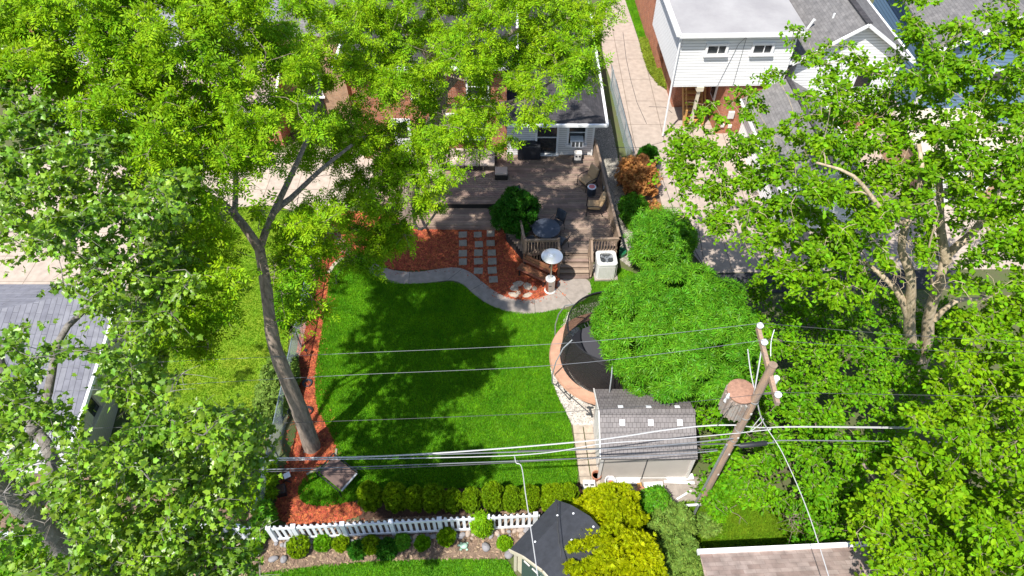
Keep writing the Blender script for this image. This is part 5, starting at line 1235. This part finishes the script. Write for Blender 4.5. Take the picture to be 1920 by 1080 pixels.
def keep(Pp):
    x, y, z = Pp[:, 0], Pp[:, 1], Pp[:, 2] - CAM_H; dep = y * CP - z * SP; up = y * SP + z * CP
    px = 960 + FPX * x / np.maximum(dep, .1); py = 540 - FPX * up / np.maximum(dep, .1); inside = (px > 0) & (px < 1920) & (py > 0) & (py < 1080) & (dep > 0)
    jx = px + rng.normal(0, 11, len(px)); jy = py + rng.normal(0, 11, len(px))
    g = GRID[np.clip(jy // 40, 0, 26).astype(int), np.clip(jx // 40, 0, 47).astype(int)]
    k = ~inside | (g > 0) | (rng.random(len(px)) < .10)
    for ci, (pts, r) in enumerate(CLEAR):
        zl = {2: 3.0, 3: 3.4, 4: 3.2, 5: 4, 6: 3.4, 7: 3.6, 8: 4.5, 9: 4.5}.get(ci, 0)
        for (ax, ay), (bx, by) in zip(pts, pts[1:]):
            dx, dy = bx - ax, by - ay; t = np.clip(((px - ax) * dx + (py - ay) * dy) / (dx * dx + dy * dy), 0, 1)
            d = np.hypot(px - ax - t * dx, py - ay - t * dy); k &= ~((d < r * rng.uniform(.6, 1.1, len(px))) & (rng.random(len(px)) < .94) & (Pp[:, 2] > zl))
    return k

class Tree:
    def __init__(s, base, limbs, bark):
        s.nodes = []; s.par = []; s.rad = []; s.wood = MB(); s.tw = []
        s.base = Vector(base)
        for pts, r0, r1 in limbs:
            pts = [Vector(p) for p in pts]; out = []
            for i in range(len(pts) - 1):
                a, b = pts[i], pts[i + 1]; p0 = pts[i - 1] if i else a; p3 = pts[i + 2] if i + 2 < len(pts) else b; k = max(2, int((b - a).length / .35))
                for j in range(k):
                    t = j / k; out.append(.5 * ((2 * a) + (-p0 + b) * t + (2 * p0 - 5 * a + 4 * b - p3) * t * t + (-p0 + 3 * a - 3 * b + p3) * t ** 3))
            out.append(pts[-1]); n = len(out)
            rr = [r0 + (r1 - r0) * (i / (n - 1)) * (1 + .0) * (1 + .07 * math.sin(i * 1.7)) for i in range(n)]
            s.wood.tube(out, rr, 12)
            for i in range(n // 4 if r0 > .15 else 1, n, 2): s.nodes.append(out[i]); s.rad.append(rr[i])
    def branch_to(s, pts, rmin=.009):
        # each clump is reached by a curved limb growing from the nearest wood already there
        order = sorted(pts, key=lambda p: min((p - q).length for q in s.nodes[::3]))
        N = np.array([tuple(q) for q in s.nodes]); R = list(s.rad)
        for p in order:
            d = np.linalg.norm(N - np.array(p), axis=1) + np.maximum(0, N[:, 2] - p.z) * .6
            i = int(d.argmin()); a = Vector(N[i]); L = (p - a).length
            if L < .15: continue
            r0 = min(R[i] * .6, .02 + .010 * L); k = max(3, int(L / .4)); o = Vector((random.gauss(0, .12), random.gauss(0, .12), .10)) * L
            q = [a.lerp(p, t / k) + o * math.sin(math.pi * t / k) + Vector((random.gauss(0, .03), random.gauss(0, .03), random.gauss(0, .03))) * (0 < t < k) for t in range(k + 1)]
            rr = [r0 + (rmin - r0) * (t / k) for t in range(k + 1)]
            s.wood.tube(q, rr, 5, cap=False)
            N = np.vstack([N, np.array([tuple(v) for v in q[1:]])]); R += rr[1:]

def hit(px, py, C, Rd):
    o = np.array((0, 0, CAM_H)); d = np.array(ray(px, py)); d = d / np.linalg.norm(d); C = np.array(C); Rd = np.array(Rd)
    oo = (o - C) / Rd; dd = d / Rd; a = dd @ dd; b = oo @ dd; c = oo @ oo - 1; D = b * b - a * c
    if D > 0: t0 = (-b - math.sqrt(D)) / a; t1 = (-b + math.sqrt(D)) / a; return o + d * t0, o + d * t1
    t = -b / a; return o + d * (t - .4), o + d * (t + .8)

def clump_centres(key, C, Rd, per=1.4, sparse=.4, jit=.55, bumps=.5, zmin=1.5):
    out = []; key_ph = ord(key) * 1.3; cells = CELLS.get(key, [])
    at_ = [((c + rng.uniform(0, 1)) * 40, (r + rng.uniform(0, 1)) * 40, rng.random() ** 1.4) for c, r, dn in cells if rng.random() < (.62 if dn else .4)]
    AT = np.array([(x, y) for x, y, _ in at_])
    for (c, r, dense) in cells:
        n = per if dense else per * sparse; k = int(n) + (rng.random() < n - int(n))
        for _ in range(k):
            px = (c + rng.uniform(-.1, 1.1)) * 40; py = (r + rng.uniform(-.1, 1.1)) * 40; f = rng.random() ** 1.6
            if rng.random() < {'R': .5, 'A': .6, 'B': .62, 'M': .6, 'H': .7}.get(key, .7):            # leafy boughs gather round branch ends
                i = int(np.hypot(AT[:, 0] - px, AT[:, 1] - py).argmin()); g = rng.uniform(.45, .9); px += (AT[i, 0] - px) * g; py += (AT[i, 1] - py) * g; f = at_[i][2] * .8 + f * .2
            else: f = .3 + .7 * f
            a, b = hit(px, py, C, Rd); f = f * jit + .10 * (1 + math.sin(px * .026 + key_ph) * math.sin(py * .033 + key_ph * 2)) * (.4 + jit); p = a + (b - a) * f + rng.normal(0, bumps * .25, 3)
            p[2] = max(p[2], zmin); out.append(Vector(p))
    return out
def fill_outside(C, Rd, n):
    out = []; tries = 0
    while len(out) < n and tries < n * 60:
        tries += 1; v = rng.normal(0, 1, 3); v /= np.linalg.norm(v); v *= rng.uniform(.6, 1.0); p = np.array(C) + v * np.array(Rd)
        x, y = proj(p)
        if (x < -40 or x > 1960 or y > 1120 or y < -40): out.append(Vector(p))
    return out
def foliage(name, cl, rad, ntwig, nleaf, size, tpl, m, parent, wood=None, flat=.45, droop=.25, twig_r=.004, up=.9):
    C = np.array([tuple(c) for c in cl]); n = len(C)
    ta = rng.uniform(0, 2 * math.pi, (n, ntwig)); te = rng.normal(0, flat * .55, (n, ntwig)); tl = rad * rng.uniform(.45, 1.15, (n, ntwig)) * rng.uniform(.75, 1.25, (n, 1))
    D = np.stack([np.cos(ta) * np.cos(te), np.sin(ta) * np.cos(te), np.sin(te)], 2)
    E = C[:, None, :] + D * tl[..., None]; E[..., 2] -= droop * tl ** 2 / rad
    if wood is not None:
        for i in range(n):
            for k in range(0, ntwig, 2):
                mid = (C[i] + E[i, k]) / 2 + np.array([0, 0, .05 * rad]); wood.tube([C[i], mid, E[i, k]], [twig_r * 1.5, twig_r, twig_r * .5], 3, cap=False)
    f = rng.uniform(.12, 1.05, (n, ntwig, nleaf, 1)); Pp = C[:, None, None, :] + (E - C[:, None, :])[:, :, None, :] * f
    Pp = Pp + rng.normal(0, rad * .10, Pp.shape) * np.array([1, 1, .8])
    A = D[:, :, None, :] + rng.normal(0, .75, Pp.shape); A[..., 2] -= .25
    N = np.zeros(Pp.shape); N[..., 2] = up; N += rng.normal(0, .68, Pp.shape) + D[:, :, None, :] * .25 + np.array([-.12, -.2, 0])
    S = (size * rng.uniform(.65, 1.25, Pp.shape[:3])).ravel(); off = tuple(parent.location); Pp = Pp.reshape(-1, 3); k = keep(Pp)
    return leaves(name, Pp[k], A.reshape(-1, 3)[k], N.reshape(-1, 3)[k], S[k], tpl, m, parent, off)

def grow(name, label, base, limbs, bark, key, C, Rd, per, rad, ntwig, nleaf, size, tpl, m, sparse=.4, jit=.55, fill=0, group=None, cat='tree', droop=.25, extra=(), deep=0, zmin=1.5, flat=.45):
    T = thing(name, label, cat, tuple(base), 0, group); tr = Tree(base, limbs, bark)
    cl = clump_centres(key, C, Rd, per, sparse, jit, zmin=zmin) + fill_outside(C, Rd, fill) + [Vector(e) for e in extra]
    tr.branch_to(cl)
    foliage('crown', cl, rad, ntwig, nleaf, size, tpl, m, T, tr.wood, droop=droop, flat=flat)
    tr.wood.build('trunk', bark, T, smooth=True)
    return T

# leaning ash over the lawn edge
b = P(585, 838); y0 = b.y
F1 = PY(487, 468, y0 + .9)
grow('ash_tree', 'tall forked ash tree with leaning trunk at the left edge of the lawn', b,
     [([b - Vector((0, 0, .1)), PY(560, 765, y0), PY(520, 665, y0 + .1), PY(506, 600, y0 + .3), PY(500, 545, y0 + .6), F1], .31, .135),
      ([F1, PY(455, 420, y0 + 1.1), PY(415, 380, y0 + 1.5), PY(350, 350, y0 + 1.6), PY(290, 330, y0 + 1.9)], .13, .05),
      ([F1, PY(512, 400, y0 + 1.5), PY(545, 372, y0 + 2.2), PY(600, 320, y0 + 3.2), PY(660, 272, y0 + 4.2)], .105, .04),
      ([PY(440, 405, y0 + 1.2), PY(442, 330, y0 + 2.2), PY(436, 230, y0 + 3), PY(424, 90, y0 + 4)], .08, .03),
      ([PY(512, 400, y0 + 1.5), PY(580, 250, y0 + 3.5), PY(600, 150, y0 + 5)], .09, .03), ([PY(370, 355, y0 + 1.5), PY(250, 200, y0 + 4), PY(150, 100, y0 + 7)], .10, .03),
      ([b + Vector((0, 0, .25)), b + Vector((-.25, -.22, -.05))], .12, .06), ([b + Vector((0, 0, .25)), b + Vector((.3, -.12, -.05))], .12, .05)],
     'bark', 'A', (-7.6, 15, 11.6), (5.6, 6.8, 4.2), 3.4, .44, 6, 10, .205, 'ash', 'lf_ash', fill=8, jit=.38)
# big tree behind the deck
b = P(762, 408, 0)
f = lambda x, y, dy=0: PY(x, y, b.y + dy)
grow('ash_tree', 'large ash tree growing beside the deck and shading the brick house', b,
     [([b - Vector((0, 0, .1)), f(766, 370), f(778, 330), f(800, 262), f(825, 200, -.2), f(822, 130, -.4), f(806, 90, -.6)], .42, .22),
      ([f(800, 262), f(830, 300, -1.5), f(800, 150, -3.0), f(900, 160, -3.5)], .10, .03),
      ([f(824, 180, -.2), f(870, 130, -.2), f(905, 110, .3), f(960, 60, .5), f(1060, 40, .8)], .16, .05), ([f(822, 130, -.4), f(760, 60, -.2), f(680, 30, 0)], .15, .05),
      ([f(770, 350), f(720, 280, -1), f(660, 250, -1.5), f(600, 230, -1.2)], .12, .04), ([f(825, 200, -.2), f(960, 190, -2), f(1040, 150, -2)], .10, .03),
      ([f(766, 375), f(790, 430, -3), f(860, 330, -4)], .07, .03)],
     'bark', 'B', (-2.4, 20.5, 9.0), (6.9, 6.2, 4.0), 2.4, .56, 7, 11, .23, 'ash', 'lf_ash', fill=20, jit=.42)
# near maple, trunk at the lower left corner
b = P(335, 1165)
f = lambda x, y, dy=0: PY(x, y, b.y + dy)
grow('maple_tree', 'near maple tree with large leaves and grey limbs filling the lower left', b,
     [([b, f(230, 1100, .05), f(130, 1040, .1), f(60, 965, .15), f(0, 905, .2), f(-80, 850, .3)], .34, .20),
      ([f(180, 1068, .08), f(120, 960, .9), f(60, 925, 1.3), f(20, 900, 1.6), f(-60, 880, 2)], .12, .06),
      ([f(60, 965, .2), f(100, 865, 1.2), f(60, 800, 1.9), f(20, 740, 2.4), f(-10, 640, 3)], .17, .08),
      ([f(0, 905, .2), f(80, 770, 2), f(110, 640, 3.3), f(150, 590, 4), f(230, 520, 4.6), f(290, 490, 5)], .13, .03),
      ([f(-60, 860, .3), f(-20, 420, 3), f(80, 300, 5), f(200, 260, 6)], .14, .04), ([f(150, 1050, .1), f(230, 960, 1.2), f(330, 880, 2), f(420, 790, 2.4)], .09, .03),
      ([f(85, 660, 3), f(150, 655, 3.4), f(200, 650, 4), f(330, 560, 5)], .06, .02)],
     'bark_grey', 'M', (-8.6, 9.2, 10.2), (5.6, 6.6, 4.6), 3.4, .44, 7, 9, .102, 'maple', 'lf_maple', sparse=.12, fill=25, jit=.45)
# right tree with pale double trunk
b = P(1722, 692, 1.0); b.z = 0
f = lambda x, y, dy=0: PY(x, y, b.y + dy)
grow('broadleaf_tree', 'broad tree with pale double trunk on the right side', b,
     [([b, f(1722, 690), f(1708, 640), f(1705, 600), f(1708, 520, .1), f(1690, 468, .3), f(1700, 420, .5), f(1722, 370, .8), f(1728, 310, 1.3), f(1722, 270, 1.7)], .26, .06),
      ([f(1706, 602), f(1690, 560, .1), f(1668, 530, .3), f(1620, 490, .6)], .16, .05),
      ([f(1724, 690, .1), f(1738, 640, .1), f(1742, 590, .2), f(1762, 530, .3), f(1775, 480, .6), f(1820, 440, .8), f(1850, 400, 1.2), f(1880, 330, 2)], .24, .08),
      ([f(1775, 490, .5), f(1764, 430, .8), f(1762, 360, 1.3), f(1755, 270, 1.8)], .16, .05),
      ([f(1752, 600, .1), f(1790, 565, .2), f(1850, 560, .3), f(1900, 555, .4)], .10, .03), ([f(1700, 420, .5), f(1660, 400, .2), f(1600, 330, .5), f(1530, 305, .8)], .09, .03),
      ([f(1722, 370, .8), f(1770, 360, .9), f(1830, 320, 1.3)], .08, .03), ([f(1755, 560, .0), f(1740, 480, -.2), f(1760, 400, 0)], .05, .02)],
     'bark_pale', 'R', (12.3, 17.6, 8.6), (6.6, 6.2, 3.8), 4.6, .46, 6, 13, .142, 'oval', 'lf_right', sparse=.4, fill=10, jit=.65)
mb = MB(); mb.tube([P(1778, 700, .5), P(1756, 632, 2.6)], [.10, .085], 8); tag(mb.build('dead_stump', 'bark_pale', smooth=True), 'broken bare trunk standing right of the double-trunked tree', 'stump')
# lower right locust
b = P(1880, 1010); b = Vector((12.6, 7.6, 0))
grow('locust_tree', 'bright yellow-green locust tree filling the lower right corner', b,
     [([b, b + Vector((.1, .2, 2)), b + Vector((-.2, .5, 4)), b + Vector((-.6, 1, 6))], .2, .08), ([b + Vector((.1, .2, 2.4)), b + Vector((1.6, 1.4, 4.6)), b + Vector((2.4, 2.4, 6))], .12, .04), ([b + Vector((.1, .2, 2)), b + Vector((-1.8, .4, 3.6)), b + Vector((-2.8, 1.2, 4.4))], .1, .04)],
     'bark', 'L', (12.2, 8.6, 4.6), (4.9, 5.4, 3.8), 5.4, .38, 6, 10, .14, 'oval', 'lf_locust', fill=30, jit=.45)
# vine-covered thicket behind the pole
b = Vector((10.2, 12.5, 0))
grow('vine_thicket', 'dark green vine-covered thicket between the pole and the double-trunked tree', b,
     [([b, b + Vector((.2, .3, 2))], .12, .05), ([b, b + Vector((-2, -1.5, 1.6))], .08, .03), ([b, b + Vector((1.5, 2, 1.8))], .08, .03), ([b, b + Vector((-1.8, 3, 1.7))], .08, .03)],
     'bark', 'H', (10.3, 12.2, 0.6), (5.3, 6.3, 3.3), 7.0, .42, 6, 10, .135, 'oval', 'lf_vine', jit=.30, cat='shrub', zmin=.4, flat=.9)

# ---------------------------------------------------------------- shrubs
def shrub(name, label, c, rad, n, size, tpl, m, bumps=5, depth=.35, group=None, cat='shrub', stem=True, shape=0.25, base=None, upn=.35, jag=.08, mask=None):
    c = Vector(c); base = base or (c.x, c.y, 0); T = thing(name, label, cat, base, 0, group)
    nm = int(bumps * 9); g_ = (1 + 5 ** .5) / 2; ii = np.arange(nm) + .5; ph = np.arccos(1 - 1.55 * ii / nm); th = 2 * np.pi * g_ * ii
    mc = np.stack([np.cos(th) * np.sin(ph), np.sin(th) * np.sin(ph), np.cos(ph)], 1); mc = norm(mc + rng.normal(0, .10, mc.shape))
    mr = 1.55 / math.sqrt(nm) * rng.uniform(.7, 1.35, nm); mo = 1 - mr * .8 + rng.uniform(-.11, .10, nm) * (shape * 2)
    w_ = rng.integers(0, nm, n); v0 = norm(rng.normal(0, 1, (n, 3))); v0 = np.where((v0 * mc[w_]).sum(1, keepdims=True) < -.1, -v0, v0)
    u_ = mc[w_] * mo[w_][:, None] + v0 * (mr[w_] * (1 - depth * .8 * rng.random(n) ** 2 + rng.normal(0, jag, n)))[:, None]
    un = rng.random(n) < .22; vb = norm(rng.normal(0, 1, (n, 3))); vb[:, 2] = np.abs(vb[:, 2]) - .25; u_[un] = (vb * rng.uniform(.55, .86, (n, 1)))[un]
    v = norm(v0 + mc[w_] * .35); Pp = np.array(c) + u_ * np.array(rad); Pp[:, 2] = np.maximum(Pp[:, 2], .04)
    if mask is not None:
        z_ = Pp[:, 2] - CAM_H; dep = Pp[:, 1] * CP - z_ * SP; up = Pp[:, 1] * SP + z_ * CP
        kk = in_poly(960 + FPX * Pp[:, 0] / dep + rng.normal(0, 7, n), 540 - FPX * up / dep + rng.normal(0, 7, n), mask); Pp = Pp[kk]; v = v[kk]; n = len(v)
    A = v * np.array([1, 1, .3]) + rng.normal(0, .6, v.shape); A[:, 2] += -.15 if tpl != 'spray' else .6
    N = v * .8 + rng.normal(0, .45, v.shape); N[:, 2] += upn
    leaves('foliage', Pp, A, N, size * rng.uniform(.65, 1.25, n), tpl, m, T, base)
    if stem:
        mb = MB(); b0 = Vector(base)
        for i in range(5):
            a = i * 1.257 + .4; mb.tube([b0 + Vector((.04 * math.cos(a), .04 * math.sin(a), 0)), c + Vector((rad[0] * .35 * math.cos(a), rad[1] * .35 * math.sin(a), rad[2] * .1))], [.035, .015], 5)
        mb.build('stem', 'bark', T)
    return T
# lance-leaved round tree next to the trampoline
c = P(1272, 622, 2.5)
RM = [(1112, 560), (1150, 545), (1178, 505), (1188, 450), (1200, 408), (1240, 398), (1305, 412), (1330, 470), (1400, 530), (1425, 640), (1415, 760), (1300, 785), (1240, 768), (1190, 742), (1150, 732), (1125, 700), (1106, 640)]
T = shrub('round_tree', 'dense round tree with narrow bright green leaves overhanging the trampoline', (c.x - .08, c.y - .05, 2.5), (2.85, 2.8, 1.95), 23000, .195, 'rosette', 'lf_shrub', bumps=9, shape=.5, depth=.30, cat='tree', jag=.05, mask=RM)
c = P(1240, 440, 1.6); shrub('lance_shrub', 'narrow-leaved bush behind the round tree at the driveway edge', (c.x, c.y, 1.4), (1.35, 1.9, 1.3), 6500, .20, 'rosette', 'lf_shrub', bumps=7, shape=.5, mask=RM)
c = P(965, 397, 1.2); shrub('round_bush', 'dark green round bush in the corner of the deck', (c.x, c.y, 1.15), (1.02, 1.1, .95), 4200, .13, 'rose5', 'lf_dark', bumps=5, shape=.9, jag=.14)
# golden cypress pair
for (px, py, z, rad, lab, base) in ((1143, 965, 1.3, (.98, .82, 1.2), 'smaller golden yellow cypress behind the lower one', None), (1142, 1066, 1.6, (1.5, 1.0, 1.4), 'large golden yellow cypress at the bottom edge beside the dark shed', None)):
    c = P(px, py, z); shrub('golden_cypress', lab, (c.x, c.y, z), rad, 15000 if z > 1.5 else 9000, .11, 'spray', 'lf_yellow', bumps=8, shape=.7, depth=.3, jag=.14, group='golden cypresses', cat='conifer')
# arborvitae hedge
HX = [(698, 925, .95), (745, 925, .95), (780, 928, .8), (815, 929, .85), (850, 931, .8), (885, 931, .8), (925, 929, .95), (958, 929, .85), (993, 928, .9), (1032, 926, .9), (1062, 926, .85)]
order = ['first', 'second', 'third', 'fourth', 'fifth', 'sixth', 'seventh', 'eighth', 'ninth', 'tenth', 'eleventh']
arb = None
for i, (x, y, s) in enumerate(HX):
    q = P(x, y + 14, .35); q.z = 0
    lab = f'small arborvitae, {order[i]} from the left in the hedge row above the picket fence'
    if i in (0, 4): arb = shrub('arborvitae', lab, (q.x, q.y, .72), (.39, .37, .74), 4600, .085, 'spray', 'lf_arb', bumps=9, shape=.45, depth=.22, group='arborvitae hedge', cat='conifer', jag=.035); arb.scale = (s, s, s)
    else: dup(arb, (q.x, q.y, 0), rng.uniform(0, 6.28), lab, (s * rng.uniform(.9, 1.1), s * rng.uniform(.9, 1.1), s * rng.uniform(.92, 1.12)))
# pale shrubs right of the cypress
for (px, py, z, rad, n, m_, lab) in ((1258, 985, .6, (.7, .75, .6), 2400, 'lf_pale', 'pale green leafy shrub right of the smaller golden cypress'), (1272, 1050, .8, (.72, .7, .8), 2600, 'lf_pale', 'pale green leafy shrub at the corner of the brown shingle roof'), (1225, 945, .6, (.55, .5, .6), 1500, 'lf_shrub', 'bright green shrub between the golden cypress and the white boards'), (1345, 962, .3, (.3, .3, .3), 500, 'lf_vine', 'low green shrub by the broken white rail')):
    c = P(px, py, z); shrub('leafy_shrub', lab, (c.x, c.y, z), rad, n, .12, 'rose5', m_, bumps=8, shape=.6)
for (px, py, z, rad, n, m_, lab) in ((1325, 985, .2, (.4, .35, .2), 420, 'lf_pale', 'low weeds in the bright grass left of the vines'), (1345, 925, .5, (.6, .45, .6), 1500, 'lf_vine', 'vine clump around the foot of the utility pole'), (1575, 965, .9, (1.2, .7, 1.0), 2600, 'lf_vine', 'hanging vine mass right of the bright grass')):
    c = P(px, py, z); shrub('vine_bush', lab, (c.x, c.y, z), rad, n, .13, 'rose5', m_, bumps=8, shape=.6)
# border by the driveway
c = P(1200, 335, .6); shrub('dead_conifer', 'brown dead conifer at the driveway edge', (c.x, c.y, .7), (.85, 1.0, .8), 4600, .15, 'spray', 'lf_dead', bumps=4, shape=1.2, depth=.5, jag=.25, cat='conifer')
c = P(1215, 292, .8); shrub('small_conifer', 'small green conifer behind the dead brown one', (c.x, c.y, .65), (.5, .5, .65), 2200, .12, 'spray', 'lf_dark', bumps=5, cat='conifer')
c = P(1188, 395, .5); shrub('leafy_shrub', 'green shrub between the gravel strip and the dead conifer', (c.x, c.y, .55), (.65, .9, .55), 1700, .14, 'rose5', 'lf_shrub', bumps=7, shape=.5)
c = P(1228, 400, .5); shrub('dead_shrub', 'small brown shrub below the dead conifer', (c.x, c.y, .35), (.4, .9, .35), 1200, .12, 'spray', 'lf_dead', bumps=6, shape=.5, cat='shrub')
c = P(1178, 330, .2); shrub('leafy_shrub', 'dark grass-like plant at the foot of the chain-link fence', (c.x, c.y, .25), (.35, .5, .3), 600, .14, 'rose5', 'lf_dark')
GC = [(1199, 76), (1222, 76), (1240, 110), (1252, 150), (1258, 172), (1235, 160), (1218, 138), (1207, 110)]
q = scatter([(p.x, p.y) for p in poly_px(GC)], 5200); n = len(q); C = np.column_stack([q, rng.uniform(.05, .25, n)])
o = leaves('ground_cover', C, rng.normal(0, 1, (n, 3)) * [1, 1, .2], rng.normal(0, .4, (n, 3)) + [0, 0, 1], rng.uniform(.08, .14, n), 'rose5', 'lf_ground'); tag(o, 'pale green ground cover between driveway and brick house', 'ground cover', kind='stuff')
# dense underlayers on the left of the chain-link fence
for (px, py, z, rad, n, m_, lab) in ((542, 560, .6, (.55, 1.4, .6), 1800, 'lf_vine', 'green bush behind the leaning trunk along the chain-link fence'), (520, 720, .5, (.7, 1.5, .6), 2200, 'lf_pale', 'yellow-green bush left of the leaning trunk'), (455, 905, .5, (1.1, .9, .6), 2400, 'lf_locust', 'bright green low shrubs left of the mulch corner'), (250, 850, .7, (.6, 1.3, .8), 1800, 'lf_vine', 'green shrub at the foot of the cream garage wall'), (497, 975, .5, (.28, .5, .75), 900, 'lf_shrub', 'climbing plant on the end post of the picket fence'), (575, 425, 1.0, (.8, .8, 1.0), 1500, 'lf_vine', 'green shrub tree at the upper left corner of the lawn'),
                                       (15, 1045, .4, (1.2, .5, .4), 1200, 'lf_vine', 'low green plants below the left picket fence')):
    c = P(px, py, z); shrub('side_shrub', lab, (c.x, c.y, z), rad, n, .13, 'rose5', m_, bumps=8, shape=.6)
c = P(903, 985, .5); shrub('climbing_plant', 'tall bright green plant climbing over the picket fence', (c.x, c.y, .55), (.30, .28, .65), 700, .13, 'rose5', 'lf_locust')
# plants of the bed
PL = [(563, 1031, .34, 'lf_arb', 'large potted mound plant in black pot at the left of the bed'), (607, 1021, .26, 'lf_vine', 'feathery green mound right of the large potted plant'), (641, 1022, .24, 'lf_arb', 'round green mound, third plant from the left in the bed'), (671, 1033, .22, 'lf_dark', 'small dark leafy plant left of the big round mound'),
      (696, 1025, .29, 'lf_arb', 'big round green mound in the middle of the bed'), (726, 1032, .27, 'lf_dark', 'broad-leaved dark plant right of the big round mound'), (755, 1019, .25, 'lf_shrub', 'bright leafy plant against the river rocks'), (792, 1021, .22, 'lf_vine', 'small round mound left of the bright potted plant'), (838, 1013, .27, 'lf_locust', 'bright potted mound plant near the fence'), (946, 1021, .22, 'lf_locust', 'small bright plant near the corner of the dark shed'), (481, 1034, .22, 'lf_locust', 'small plant in a white pot at the left end of the bed')]
for i, (x, y, r, m_, lab) in enumerate(PL):
    q = at(x, y); pot = i in (0, 8, 10); z = r * .5 + (.14 if pot else 0)
    T = shrub('bed_plant', lab, (q.x, q.y, z), (r, r, r * .8), 900, .075 if i not in (5, 3) else .14, 'rose5' if i in (3, 5, 6, 9) else 'spray', m_, group='plants of the bed', cat='plant', stem=False)
    if pot:
        mb = MB(); mb.lathe([(r * .7, 0), (r * .95, .14), (r * 1.05, .15), (r * 1.05, .18), (r * .92, .18), (r * .9, .12), (0, .12)], q, 22); mb.build('pot', 'porcelain' if i == 10 else 'black', T, smooth=True)
